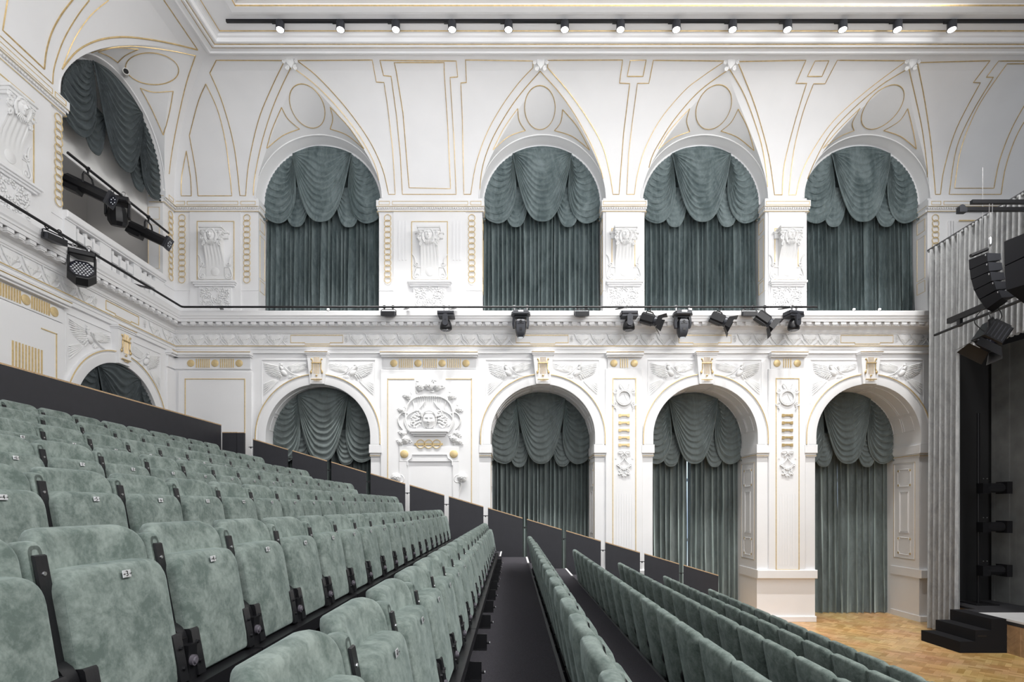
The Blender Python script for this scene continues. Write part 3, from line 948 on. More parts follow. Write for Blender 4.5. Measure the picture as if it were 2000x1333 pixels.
# ------------------------------------------------------------------ upper storey piers
UP = [(-W, ARX[0] - R_UP), (ARX[0] + R_UP, ARX[1] - R_UP), (ARX[1] + R_UP, ARX[2] - R_UP), (ARX[2] + R_UP, ARX[3] - R_UP), (ARX[3] + R_UP, XR)]
def upper_imp(T, xa, xb, ra, rb, dep, boxes):
    wht.T = T; gold.T = T
    a = xa - .05 if ra else xa; b = xb + .05 if rb else xb
    e = dep if (ra or rb) else 0
    wht.bevbox(a, b, -.10, 0, z_(407), z_(395), .006)
    wht.box(a + .01, b - .01, -.075, 0, z_(409), z_(407))
    wht.box(a + .025, b - .025, -.045, 0, z_(415.5), z_(409))
    for flag, xx, sg in ((ra, xa, -1), (rb, xb, 1)):
        if flag:
            p, q_ = (xx - .05, xx + .001) if sg < 0 else (xx - .001, xx + .05)
            wht.box(p, q_, 0, dep, z_(407), z_(395)); wht.box(p + .01, q_ - .01, 0, dep, z_(415), z_(407))
            gx_ = xx + sg * .052
            gold.tube([(gx_, -.05, z_(404.5)), (gx_, dep, z_(404.5))], .007, 4)
            gold.tube([(gx_ - sg * .01, -.05, z_(415.5)), (gx_ - sg * .01, dep, z_(415.5))], .007, 4)
            # framed fields on the jamb
            for v0, v1 in ((424, 447), (457, 540), (545, 567)):
                gold.tube([(xx + sg * .004, m, zp(v)) for m, v in ((.08, v0), (.34, v0), (.34, v1), (.08, v1))], .007, 4, closed=True)
    gold.tube([(a + .02, -.05, z_(415)), (b - .02, -.05, z_(415))], .009, 4)
    gold.tube([(a + .01, -.102, z_(407.5)), (b - .01, -.102, z_(407.5))], .006, 4)
    for p, q_ in boxes:
        gold.frame(p, q_, z_(405), z_(397.5), .009, -.10, .008)
    n = int((b - a) / .055)
    for i in range(n):
        xx = a + (b - a) * (i + .5) / n
        wht.box(xx - .017, xx + .017, -.085, -.07, z_(411.5), z_(408.5))
    # rail under the field of rings
    wht.box(xa, xb, -.012, 0, z_(568.5), z_(567))
for i, (a, b) in enumerate(UP):
    if i == 0: bx = [(a + .06, xp(366)), (xp(370), xp(469)), (xp(474), b - .02)]
    elif i in (1, 4): bx = [(a + .02, a + .28), (a + .34, b - .34), (b - .28, b - .02)] if i == 1 else [(a + .02, a + .25), (a + .31, a + 2.2)]
    else: bx = [(a - .02, b + .02)]
    upper_imp(TB, a, b, i > 0, i < 4, DEP_UP, bx)
upper_imp(TL, 7.2, YL - R_UP, False, True, .3, [(9.85, 10.1), (7.6, 9.8)])
upper_imp(TL, YL + R_UP, D, True, False, .3, [(13.12, 13.3)])
# gilt frames behind the corbels, raised pier centres
for T, x0, x1, v0, v1 in ((TB, xp(386), xp(459), 433.5, 550), (TB, xp(804), xp(875), 434, 550), (TB, xp(1194), xp(1240), 447.5, 550), (TB, xp(1511.5), xp(1558), 447.5, 550), (TL, 8.56, 9.50, 434, 550)):
    gold.T = T; gold.frame(x0, x1, z_(v1), z_(v0), .016, -.03, .012)
for T, x0, x1 in ((TB, xp(372), xp(471)), (TB, xp(769), xp(910)), (TB, xp(1183), xp(1253)), (TB, xp(1500), xp(1571)), (TL, 8.1, 9.86)):
    wht.T = T; wht.box(x0, x1, -.03, 0, Z_LEDGE - .05, z_(415))
# pilaster flutes either side of the corbel on the wide piers
for T, xs in ((TB, [xp(780), xp(786.5), xp(793), xp(886), xp(892.5), xp(899)]), (TB, [xp(1852), xp(1857), xp(1862)])):
    wht.T = T
    for xx in xs: wht.box(xx - .022, xx + .022, -.042, -.0, z_(510), z_(433))
gold.T = TB; gold.box(xp(1871), xp(1925), -.045, -.03, z_(433.5), z_(431.5))
# little frames at foot of cove (above impost) already in gilt lines
tag(wht.build('trim_8', M['plaster'], smooth=30, fix=False), kind='structure')
tag(gold.build('trim_9', M['goldpale'], smooth=40, fix=False), kind='structure')

# balustrade of the gallery opening in the rear wall
root = empty('gallery_balustrade', (-W, YL, Z_LEDGE), (0, 0, PI / 2))
tag(root, 'white stone balustrade across the left gallery opening, below the three hanging lights', 'balustrade')
mb = MB(); mb.bevbox(-R_UP - .0, R_UP + .0, -.10, .16, 8.06 - Z_LEDGE, 8.19 - Z_LEDGE, .015); mb.box(-R_UP, R_UP, -.06, .14, 8.03 - Z_LEDGE, 8.06 - Z_LEDGE)
mb.build('rail', M['plaster'], root, smooth=30)
mb = MB(); mb.box(-R_UP, R_UP, -.05, .14, 0.0, .10); mb.build('plinth', M['plaster'], root, smooth=0)
def xl_(u, m=0): return (W + m) * F / (U0 - u) - YL
posts = [(-R_UP, xl_(145)), (xl_(192), xl_(214)), (xl_(258), xl_(271)), (xl_(300), R_UP)]
for a, b in posts:
    mb = MB(); mb.box(a, b, -.035, .12, .10, 8.03 - Z_LEDGE); mb.build('post', M['plaster'], root, smooth=0)
for (a, b), (c, d) in zip(posts, posts[1:]):
    for i in range(3):
        xx = b + (c - b) * (i + .5) / 3
        mb = MB()
        for zz, h, w in ((.10, .07, .15), (.17, .17, .11), (.36, .16, .165)):
            mb.box(xx - w / 2, xx + w / 2, .04 - w / 2, .04 + w / 2, zz, zz + h)
        mb.cyl((xx, .04, .15), (xx, .04, .62), .045, .045, 8)
        mb.build('baluster', M['plaster'], root, smooth=30)
# ================================================================== ORNAMENTS
def place(o, T_name, x, z):
    if T_name == 'B': o.location = (x, D, z)
    else: o.location = (-W, x, z); o.rotation_euler = (0, 0, PI / 2)
    return o


def gauss(x, s): return math.exp(-(x / s) ** 2)


def face_height(x, z, frown=False):
    """relief height (0..1.4) of a face over the unit disc"""
    r2 = x * x + z * z
    if r2 >= 1: return 0
    h = .62 * (1 - r2) ** .40
    t = max(0, min(1, (0.28 - z) / .5))
    h += (.10 + .30 * t) * gauss(x, .10 + .07 * t) * (1 if -.24 < z < .3 else gauss(z + .24, .05) if z < -.24 else gauss(z - .3, .12))
    h += .13 * gauss(z - .34 - (.12 * (abs(x) - .3) if frown else -.1 * (abs(x) - .3) ** 2), .07) * gauss(abs(x) - .32, .26)
    h -= .20 * gauss(abs(x) - .34, .17) * gauss(z - .17, .10)
    h += .11 * gauss(abs(x) - .34, .10) * gauss(z - .16, .045)
    mz = -.50 - ((.9 if frown else -.25) * x * x)
    h += .15 * gauss(z - mz - .065, .05) * gauss(x, .24) + .16 * gauss(z - mz + .075, .055) * gauss(x, .22)
    h -= (.30 if frown else .12) * gauss(z - mz, .04) * gauss(x, .20)
    h += .16 * gauss(z + .82, .13) * gauss(x, .24)
    h += .07 * gauss(abs(x) - .55, .2) * gauss(z + .12, .22)
    return max(0, h)


def add_face(mb, cx, cz, y0, w, h, dep, frown=False, n=26):
    def fn(a, b):
        x = (a * 2 - 1); z = (b * 2 - 1)
        # square -> disc
        xx = x * math.sqrt(max(0, 1 - z * z / 2)); zz = z * math.sqrt(max(0, 1 - x * x / 2))
        jaw = 1 - .22 * max(0, -zz) ** 2
        return (cx + xx * w / 2 * jaw, y0 - face_height(xx * .999, zz * .999, frown) * dep, cz + zz * h / 2)
    mb.grid(fn, n, n)


def leaf(mb, c, L, wd, ang, y0, thick=.02, lobes=3):
    """curled acanthus leaf: a row of overlapping lobes"""
    dx, dz = cos(ang), sin(ang)
    for i in range(lobes * 2 + 1):
        t = i / (lobes * 2)
        side = (-1 if i % 2 else 1) * (0 if i == lobes * 2 else 1)
        px = c[0] + dx * L * t * .8 - dz * side * wd * .3; pz = c[1] + dz * L * t * .8 + dx * side * wd * .3
        R = RY(-(ang + side * .6))
        mb.ell((px, y0 - thick * .6, pz), L * .20, thick, wd * .24, 7, 5, R)


def rose(mb, cx, cz, R, y0, seed=0):
    rnd = random.Random(seed)
    mb.ell((cx, y0 - R * .25, cz), R * .8, R * .35, R * .8, 10, 6)
    for ring_, (n, rr, pr) in enumerate(((6, .72, .42), (5, .45, .34), (3, .20, .26))):
        for k in range(n):
            a = 2 * PI * (k + rnd.random() * .5) / n
            c = (cx + R * rr * cos(a), y0 - R * (.35 + .22 * ring_), cz + R * rr * sin(a))
            mb.ell(c, R * pr, R * .14, R * pr * .75, 7, 5, RY(-(a + PI / 2)) @ RX(.5))
    mb.ring((cx, y0 - R * .85, cz), R * .16, R * .06, 8, 4)


def spiral(c, r0, r1, a0, turns, y, n=22, sg=1):
    return [(c[0] + (r0 + (r1 - r0) * t) * cos(a0 + sg * 2 * PI * turns * t), y, c[1] + (r0 + (r1 - r0) * t) * sin(a0 + sg * 2 * PI * turns * t)) for t in [i / n for i in range(n + 1)]]


# ---- gilt ring chains
mb = MB(); n = 12; rr = 6.4 * S; pitch = 10.95 * S
proto_v = []
def ring_chain(T, x, label):
    root = place(empty('ring_chain'), T, x, z_(487))
    tag(root, label, 'ring chain', 'gilt ring chains on the upper piers')
    for i in range(12):
        o = bpy.data.objects.new('ring', ring_me); C.objects.link(o); o.parent = root
        o.location = (0, -.03 if i % 2 else -.022, (5.5 - i) * pitch)
_m = MB(); _m.ring((0, 0, 0), rr, .0085, 22, 6, sz=1.04); _o = _m.build('ring', M['gold'] if False else M['goldpale']); ring_me = _o.data; bpy.data.objects.remove(_o)
ring_chain('B', xp(356.5), 'gilt chain of interlocked rings nearest the corner on the back wall')
ring_chain('B', xp(483), 'gilt chain of rings just left of the first upper window')
ring_chain('B', xp(757.5), 'gilt chain of rings just right of the first upper window')
ring_chain('B', xp(921.5), 'gilt chain of rings just left of the second upper window')
ring_chain('B', xp(1826), 'gilt chain of rings right of the last upper window, beside the stage curtain')
ring_chain('L', 10.03, 'gilt chain of rings left of the gallery opening in the left wall')
ring_chain('L', 13.33, 'gilt chain of rings right of the gallery opening, at the room corner')

# ---- gilt discs over the piers
def disc(T, x, label, v=711, m=-.045, r=6.9 * S):
    mb = MB(); mb.disc((0, m, 0), r, .022, 28, .4)
    o = mb.build('gilt_disc', M['goldpale'], smooth=50); place(o, T, x, z_(v))
    tag(o, label, 'gilt disc', 'gilt discs over the lower piers')
for i, u in enumerate((375, 422, 469)): disc('B', xp(u), '%s flat gilt disc on the band over the corner pier' % ('left', 'middle', 'right')[i])
for i, u in enumerate((770, 817, 864, 910.5)): disc('B', xp(u), '%s gilt disc from the left above the muse relief' % ORD[i])
for c, nm in ((1218, 'second and third'), (1535.5, 'third and fourth')):
    for sg, w_ in ((-1, 'left'), (1, 'right')): disc('B', xp(c + sg * 19.8), '%s gilt disc on the narrow pier between %s lower arches' % (w_, nm))
for i, y in enumerate((9.90, 9.32, 8.74)): disc('L', y, '%s gilt disc counted leftwards on the left wall band' % ORD[i])
for sg, w_ in ((-1, 'left'), (1, 'right')): disc('B', xp(839 + sg * 48), '%s larger gilt disc below the muse relief' % w_, v=888, m=-.085, r=7.9 * S)

# ---- five gilt bars on each narrow pier
for c, nm in ((1218, 'between second and third lower arches'), (1535.5, 'between third and fourth lower arches')):
    root = place(empty('gilt_bar_stack'), 'B', xp(c), z_(841.5)); tag(root, 'stack of five short gilt bars on the pier ' + nm, 'ornament', 'gilt bars on the narrow piers')
    for i in range(5):
        z0 = (2 - i) * 14.4 * S
        w = 10.7 * S; h = 2.9 * S
        mb = MB(); mb.prism([(-w, -h), (-w * .55, -h), (-w * .45, -h * .45), (w * .45, -h * .45), (w * .55, -h), (w, -h), (w, h), (w * .62, h), (w * .55, h * .8), (-w * .55, h * .8), (-w * .62, h), (-w, h)], -.075, -.05)
        mb.build('bar', M['gold'] if c > 1500 else M['goldpale'], root, loc=(0, 0, z0), smooth=0)

# ---- wreaths and ribbon garlands
def wreath(x, label):
    root = place(empty('laurel_wreath'), 'B', x, z_(778)); tag(root, label, 'wreath', 'laurel wreaths on the narrow piers')
    mb = MB(); R = 13.6 * S
    for k in range(44):
        a = 2 * PI * k / 44
        for s_ in (-1, 1):
            rr = R + s_ * .014
            mb.ell((rr * cos(a), -.075, rr * sin(a)), .030, .012, .012, 6, 4, RY(-(a + PI / 2 + s_ * .5)))
    mb.ring((0, -.065, 0), R, .014, 36, 6)
    mb.build('laurel_ring', M['ornament'], root, smooth=60)
    mb = MB()
    for sg in (-1, 1):
        mb.tube(smooth_curve([(0, -.07, R + .01), (sg * .05, -.09, R + .10), (sg * .11, -.075, R + .16), (sg * .10, -.07, R + .08), (sg * .02, -.07, R + .01)]), .010, 5)
        mb.tube(spiral((sg * .225, .145), .07, .02, PI / 2, 1.1, -.07, sg=sg), .011, 5)
        mb.tube(spiral((sg * .225, -.15), .065, .02, 0 if sg > 0 else PI, 1.1, -.07, sg=-sg), .011, 5)
        mb.tube([(sg * .19, -.065, -.20), (sg * .22, -.08, -.25), (sg * .19, -.065, -.29)], .011, 5)
        mb.tube([(0, -.055, .10), (sg * .05, -.055, -.02), (sg * .10, -.055, -.10)], .006, 4)
    mb.build('ribbon', M['ornament'], root, smooth=60)
def garland(x, label):
    root = place(empty('ribbon_garland'), 'B', x, z_(905)); tag(root, label, 'garland', 'ribbon garlands on the narrow piers')
    mb = MB()
    z0 = 18 * S
    for sg in (-1, 1):
        mb.tube(smooth_curve([(0, -.07, z0), (sg * .05, -.09, z0 + .055), (sg * .125, -.075, z0 + .05), (sg * .13, -.07, z0 + .01), (0, -.07, z0)]), .013, 5)
        mb.tube(smooth_curve([(0, -.07, z0), (sg * .07, -.08, z0 - .06), (sg * .05, -.07, z0 - .10)]), .010, 5)
    mb.ell((0, -.08, z0), .02, .016, .018, 8, 5)
    mb.build('bow', M['ornament'], root, smooth=60)
    mb = MB()
    for sg in (-1, 1):
        mb.tube(smooth_curve([(0, -.065, z0 - .09), (sg * .04, -.07, z0 - .17), (sg * .11, -.07, z0 - .24), (sg * .13, -.07, z0 - .28)]), .010, 5)
        for (px, pz, r_) in ((.150, -.05, .040), (.115, -.08, .030), (.075, -.12, .038), (.02, -.15, .030), (.10, -.19, .038), (.06, -.25, .040), (.115, -.27, .028), (.03, -.31, .022)):
            mb.ring((sg * px, -.07, pz), r_ * .62, .013, 12, 5)
            mb.ell((sg * px, -.065, pz), r_ * .5, .015, r_ * .45, 7, 5)
        mb.box(sg * .20 - .018, sg * .20 + .018, -.06, -.05, z0 - .125, z0 - .115)
    mb.build('foliage', M['ornament'], root, smooth=60)
for c, nm in ((1218, 'between second and third lower arches'), (1535.5, 'between third and fourth lower arches')):
    wreath(xp(c), 'white plaster laurel wreath on the pier ' + nm)
    garland(xp(c), 'white plaster bow and ribbon garland on the pier ' + nm)

# ---- keystones with gilt lyre
def keystone(T, x, label):
    root = place(empty('keystone'), T, x, z_(722)); tag(root, label, 'keystone', 'lyre keystones over the lower arches')
    zt, zb2 = z_(697) - z_(722), z_(752) - z_(722)
    wt, wb_ = 18.8 * S, 13.3 * S
    mb = MB()
    fr = [(-wt, -.15, zt), (wt, -.15, zt), (wb_, -.12, zb2), (-wb_, -.12, zb2)]
    bk = [(-wt - .02, 0, zt), (wt + .02, 0, zt), (wb_ + .02, 0, zb2), (-wb_ - .02, 0, zb2)]
    mb.loft([bk, fr])
    mb.build('block', M['plaster'], root, smooth=0)
    mb = MB(); h = z_(690.5) - z_(722)
    mb.bevbox(-22 * S, 22 * S, -.19, 0, zt + .03, h, .008); mb.box(-20.3 * S, 20.3 * S, -.17, 0, zt, zt + .03)
    mb.build('cap', M['plaster'], root, smooth=0)
    mb = MB(); mb.tube([(-22 * S, -.191, h - .012), (22 * S, -.191, h - .012)], .010, 4)
    k = S / 7.69
    def P(px, py, d=0): return ((px - 914) * k, -.155 - d, z_(690 + py / 7.69) - z_(722))
    for i in range(7):
        px = 875 + i * 13
        mb.tube([P(px, 88), P(px, 335)], .004, 4)
    for sg in (-1, 1):
        def Q(a, b, d=0): return P(914 + sg * a, b, d)
        mb.tube(smooth_curve([Q(70, 115), Q(58, 150), Q(66, 200), Q(64, 260), Q(78, 285)]), .012, 6)
        mb.ell(Q(76, 115), .022, .014, .024, 8, 6)
        mb.ell(Q(82, 310), .026, .016, .040, 8, 6); mb.ring(Q(82, 312, .012), .014, .005, 10, 4)
    mb.tube([P(838, 175, .01), P(990, 175, .01)], .013, 6); mb.tube([P(838, 168, .01), P(990, 168, .01)], .006, 6)
    mb.ell(P(914, 360), .026, .014, .026, 10, 6)
    mb.tube([P(835, 415), P(996, 415)], .014, 6)
    for i in range(6): mb.ell(P(880 + i * 15, 437), .009, .01, .014, 6, 4)
    mb.build('lyre', M['gold'], root, smooth=50)
AN = ['first lower arch from the left', 'second lower arch, right of the muse relief', 'third lower arch', 'fourth lower arch, beside the stage curtain']
for i, x in enumerate(ARX): keystone('B', x, 'keystone with a gilt lyre over the ' + AN[i])
keystone('L', YL, 'keystone with a gilt lyre over the arch in the left wall')


# ---- birds
def feather(mb, a, b, w, y0, t=.012):
    a = Vector(a); b = Vector(b)
    L = (b - a).length
    if L < 1e-4: return
    ang = math.atan2(b.y - a.y, b.x - a.x)
    c = (a + b) / 2
    mb.ell((c.x, y0, c.y), L / 2, t, w, 8, 5, RY(-ang) @ RX(.25))
def polyat(pts, t):
    n = len(pts) - 1; f = t * n; i = min(int(f), n - 1); f -= i
    return (pts[i][0] + (pts[i + 1][0] - pts[i][0]) * f, pts[i][1] + (pts[i + 1][1] - pts[i][1]) * f)
def bird(T, x, flip, label):
    root = place(empty('bird_relief'), T, x, z_(745)); tag(root, label, 'bird relief', 'dove reliefs beside the lyre keystones')
    sg = -1 if flip else 1
    def P(px, py): return (sg * (px / 7.69 + 500 - 620 - 2) * S, z_(py / 7.69 + 690) - z_(745))
    def fan(mb, root_line, tip_line, n, w, y0, cut=1.0):
        for i in range(n):
            t = (i + .5) / n
            a = polyat(root_line, t); b = polyat(tip_line, t)
            b = (a[0] + (b[0] - a[0]) * cut, a[1] + (b[1] - a[1]) * cut)
            feather(mb, P(*a), P(*b), w, y0)
    mb = MB()
    rl = [(340, 200), (370, 260), (400, 350)]; tl = [(105, 140), (112, 210), (135, 290), (200, 340), (270, 370), (370, 415)]
    fan(mb, rl, tl, 13, .020, -.012); fan(mb, rl, tl, 10, .020, -.022, .68); fan(mb, rl, tl, 8, .02, -.030, .42)
    mb.build('wing', M['ornament'], root, smooth=60)
    mb = MB()
    rl = [(470, 210), (500, 250), (520, 280)]; tl = [(600, 155), (790, 150), (790, 200), (770, 240), (660, 280), (570, 290)]
    fan(mb, rl, tl, 11, .018, -.012); fan(mb, rl, tl, 9, .018, -.022, .62)
    mb.build('wing', M['ornament'], root, smooth=60)
    mb = MB()
    rl = [(300, 390), (320, 400), (345, 410)]; tl = [(110, 460), (100, 540), (108, 650)]
    fan(mb, rl, tl, 6, .020, -.012)
    mb.build('tail', M['ornament'], root, smooth=60)
    mb = MB()
    rl = [(500, 330), (540, 340)]; tl = [(470, 385), (520, 390), (580, 360)]
    fan(mb, rl, tl, 5, .014, -.02)
    mb.build('foot', M['ornament'], root, smooth=60)
    mb = MB()
    c = P(420, 300); mb.ell((c[0], -.02, c[1]), .10, .045, .062, 12, 8, RY(sg * .7))
    c = P(385, 185); mb.ell((c[0], -.03, c[1]), .036, .03, .030, 10, 6)
    a = P(370, 205); b = P(400, 250); mb.tube([(a[0], -.03, a[1]), (b[0], -.03, b[1])], .034, 8)
    a = P(375, 165); b = P(345, 150); mb.tube([(a[0], -.035, a[1]), (b[0], -.03, b[1])], .012, 6, taper=lambda t: 1 - .8 * t)
    mb.build('body', M['ornament'], root, smooth=60)
    mb = MB()
    pts = [P(430, 215), P(480, 265), P(560, 320), (P(650, 348)), P(770, 362)]
    mb.tube(smooth_curve([(p[0], -.035, p[1]) for p in pts]), .014, 6)
    mb.build('branch', M['ornament'], root, smooth=60)
for i, x in enumerate(ARX):
    bird('B', x, False, 'plaster dove in flight left of the keystone on the ' + ['first', 'second', 'third', 'fourth'][i] + ' lower arch')
    bird('B', x, True, 'plaster dove in flight right of the keystone on the ' + ['first', 'second', 'third', 'fourth'][i] + ' lower arch')
bird('L', YL, False, 'plaster dove left of the keystone on the left wall arch')
bird('L', YL, True, 'plaster dove right of the keystone on the left wall arch')


# ---- corbels with tragic masks, shelf and leaf panel
def corbel(T, x, wide, label):
    root = place(empty('mask_corbel'), T, x, z_(500)); tag(root, label, 'corbel', 'mask corbels between the upper windows')
    def z0(v): return z_(v) - z_(500)
    w = 1.0
    # scroll console: fluted front that swings out to the top
    prof = [(-.035, z0(547)), (-.06, z0(540)), (-.06, z0(523)), (-.075, z0(515)), (-.11, z0(505)), (-.17, z0(494)), (-.22, z0(484)), (-.25, z0(474)), (-.25, z0(462)), (-.03, z0(462))]
    mb = MB()
    W0, W1 = 17.5 * S, 18.5 * S
    nx = 28
    rows = []
    for (y, z) in prof[:-1]:
        t = min(1, max(0, (z - z0(517)) / (z0(482) - z0(517))))
        hw = W0 + (W1 - W0) * 0 - t * .02
        row = []
        for i in range(nx + 1):
            s_ = i / nx * 2 - 1
            fl = (0.014 * (0.5 + 0.5 * cos(s_ * PI * 5)) * (1 if abs(s_) < .85 else 0)) * min(1, t * 4)
            row.append((s_ * hw, y + fl, z))
        row = [(-hw, 0, z)] + row + [(hw, 0, z)]
        rows.append(row)
    mb.loft(rows, cap=True, closed=False)
    mb.box(-W0, W0, -.055, -.02, z0(547.5), z0(519))
    mb.build('console', M['ornament'], root, smooth=40)
    mb = MB()
    mb.disc((0, -.058, z0(533)), 8.4 * S, .012, 26, .5); mb.disc((0, -.066, z0(533)), 6.8 * S, .006, 26, .5)
    mb.build('roundel', M['ornament'], root, smooth=40)
    # abacus
    mb = MB()
    A = 22 * S
    mb.bevbox(-A, A, -.30, 0, z0(456), z0(452), .01); mb.box(-A + .02, A - .02, -.27, 0, z0(460), z0(456)); mb.box(-A + .035, A - .035, -.25, 0, z0(464), z0(460))
    B_ = 28 * S
    mb.bevbox(-B_, B_, -.12, 0, z0(460), z0(456.5), .008); mb.box(-B_ + .03, B_ - .03, -.09, 0, z0(469), z0(460))
    mb.build('abacus', M['ornament'], root, smooth=0)
    # side scrolls
    for sg in (-1, 1):
        mb = MB()
        pts = smooth_curve([(sg * 34 * S, -.04, z0(499)), (sg * 30 * S, -.05, z0(504)), (sg * 28 * S, -.05, z0(512)), (sg * 28 * S, -.05, z0(518))])
        mb.tube(pts, .017, 6)
        mb.tube(spiral((sg * 26 * S, z0(518)), .055, .014, 0 if sg > 0 else PI, 1.4, -.05, sg=-sg), .013, 6)
        mb.tube([(sg * 17 * S, -.05, z0(524)), (sg * 27 * S, -.05, z0(524))], .014, 5)
        pts = smooth_curve([(sg * 27 * S, -.05, z0(524)), (sg * 31 * S, -.05, z0(532)), (sg * 33 * S, -.05, z0(541)), (sg * 30 * S, -.05, z0(547))])
        mb.tube(pts, .017, 6)
        mb.tube(spiral((sg * 25.5 * S, z0(541)), .085, .018, 0 if sg > 0 else PI, 1.6, -.05, sg=-sg), .014, 6)
        mb.box(min(sg * 17, sg * 27) * S, max(sg * 17, sg * 27) * S, -.045, -.03, z0(547), z0(524))
        mb.build('scroll', M['ornament'], root, smooth=50)
    # mask with hair and ribbons
    mk = MB()
    fw, fh = 16 * S, 22 * S
    add_face(mk, 0, z0(468.5), -.24, fw, fh, .115, True)
    mask = mk.build('mask', M['ornament'], root, smooth=50)
    mb = MB(); rnd = random.Random(3)
    for sg in (-1, 1):
        for i in range(7):
            mb.tube(smooth_curve([(sg * .03, -.28, z0(458)), (sg * (.10 + .006 * i), -.28, z0(462 + i)), (sg * (.115 + .012 * (i % 3)), -.26, z0(470 + 1.2 * i)), (sg * (.10 - .02 * (i % 2)), -.25, z0(474 + 1.5 * i))]), .016, 5)
    for i in range(9):
        a = PI * (i + .5) / 9
        mb.ell((.10 * cos(a), -.28, z0(465) + .085 * sin(a)), .03, .03, .022, 7, 5)
    for i in range(7):
        xx = (i - 3) * .022
        mb.tube(smooth_curve([(xx * .8, -.27, z0(479)), (xx * 1.3, -.255, z0(484)), (xx * 1.1 + .01, -.24, z0(488 - abs(i - 3)))]), .012, 5, taper=lambda t: 1 - .6 * t)
    mb.build('hair', M['ornament'], mask, smooth=60)
    for sg in (-1, 1):
        mb = MB()
        rose(mb, sg * .20, z0(463), .065, -.22, 3); rose(mb, sg * .20, z0(475), .06, -.21, 5)
        mb.tube(spiral((sg * .205, z0(474)), .062, .03, 0, 1.0, -.25), .014, 5)
        leaf(mb, (sg * .18, z0(482)), .09, .07, -PI / 2 + sg * .3, -.22)
        mb.build('rosette', M['ornament'], mask, smooth=60)
    # shelf and leaf panel
    mb = MB(); ww = (43 if wide else 36) * S
    mb.bevbox(-ww, ww, -.16, 0, z0(556), z0(552), .008); mb.box(-ww + .03, ww - .03, -.13, 0, z0(559), z0(556)); mb.box(-ww + .06, ww - .06, -.10, 0, z0(562.5), z0(559))
    mb.build('shelf', M['plaster'], root, smooth=0)
    mb = MB(); ww = 32 * S
    mb.box(-ww, ww, -.06, 0, Z_LEDGE - z_(500), z0(562.5))
    mb.build('panel', M['plaster'], root, smooth=0)
    mb = MB(); rnd = random.Random(11)
    for sg in (-1, 1):
        for (px, pv, L, an) in ((6, 570, .12, 2.2), (12, 572, .14, 1.0), (20, 573, .13, .6), (8, 580, .15, -.4), (17, 582, .14, .1), (24, 580, .12, 1.3), (10, 590, .14, -1.0), (20, 590, .13, -.5), (3, 585, .12, -1.6), (14, 597, .12, 2.7), (24, 596, .12, -1.0), (5, 598, .10, -1.2)):
            a = an if sg > 0 else PI - an
            leaf(mb, (sg * px * S, z0(pv)), L, .075, a, -.065, .016, 2)
        mb.tube(smooth_curve([(0, -.065, z0(603)), (sg * 8 * S, -.07, z0(590)), (sg * 6 * S, -.07, z0(578)), (sg * 16 * S, -.07, z0(570)), (sg * 24 * S, -.065, z0(574))]), .009, 5)
        for (px, pv) in ((5, 588), (15, 576), (22, 586)): mb.ell((sg * px * S, -.08, z0(pv)), .02, .02, .02, 6, 5)
    mb.build('leaf_relief', M['ornament'], root, smooth=60)
corbel('B', xp(422.5), True, 'white mask corbel over shelf and leaf panel on the corner pier')
corbel('B', xp(840), True, 'white mask corbel between the first and second upper windows')
corbel('B', xp(1218), False, 'white mask corbel between the second and third upper windows')
corbel('B', xp(1535.5), False, 'white mask corbel between the third and fourth upper windows')
corbel('L', 9.02, True, 'white mask corbel on the left wall beside the gallery opening')

# ---- cartouches at the points of the lunettes
def cartouche(world, label, rot=0, tilt=.55):
    root = empty('cartouche', world, (tilt, 0, rot)); tag(root, label, 'cartouche', 'small cartouches at the lunette points')
    mb = MB()
    poly = [(-.10, .07), (-.06, .10), (0, .075), (.06, .10), (.10, .07), (.085, -.03), (0, -.13), (-.085, -.03)]
    mb.loft([[(p[0], 0, p[1]) for p in poly], [(p[0] * .9, -.04, p[1] * .9) for p in poly], [(p[0] * .4, -.06, p[1] * .4) for p in poly]])
    mb.build('shield', M['ornament'], root, smooth=50)
    mb = MB()
    for sg in (-1, 1):
        for (a, b, r_) in ((.12, .10, .045), (.135, .0, .04), (.09, -.11, .045), (.05, .14, .04)):
            mb.tube(spiral((sg * a, b), r_, r_ * .3, 1.0, 1.2, -.03, sg=sg), .013, 5)
            mb.ell((sg * a, -.02, b), r_ * .7, .02, r_ * .6, 7, 5)
    mb.build('scrollwork', M['ornament'], root, smooth=60)
for i, (u, v) in enumerate(((568, 121), (1056, 123), (1427, 123), (1780, 122))):
    h = on_surface(u, v)
    if h: cartouche(tuple(h[0] + Vector((0, -.02, -.0))), 'little plaster cartouche at the point above the %s upper window' % ORD[i])

# ---- muse relief on the wide pier
root = place(empty('muse_relief'), 'B', xp(839), z_(820)); tag(root, 'plaster relief of a woman\'s face in a rose-hung lyre on the wide pier', 'relief')
k = S / 8.333
def P(px, py, y=-.07): return ((px - 581) * k, y, z_(740 + py / 8.333) - z_(820))
mk = MB(); c = P(583, 695)
add_face(mk, c[0], c[2], -.08, 215 * k, 265 * k, .17, False, 36)
face = mk.build('face', M['ornament'], root, smooth=50)
mb = MB(); c = P(585, 575); mb.ell((c[0], -.09, c[2]), 112 * k, .07, 42 * k, 16, 8)
for i in range(15):
    a = PI * (i + .5) / 15
    q0 = P(583 + 112 * cos(a), 640 - 100 * sin(a)); mb.ell((q0[0], -.12, q0[2]), .035, .04, .028, 7, 5, RY(-a))
for sg in (-1, 1):
    mb.tube(smooth_curve([P(583 + sg * 112, 640, -.1), P(583 + sg * 118, 700, -.1), P(583 + sg * 95, 760, -.08), P(583 + sg * 60, 815, -.07)]), .022, 6)
    mb.tube(smooth_curve([P(583 + sg * 100, 760, -.08), P(583 + sg * 70, 820, -.07)]), .02, 6)
mb.build('hair', M['ornament'], face, smooth=60)
mb = MB()
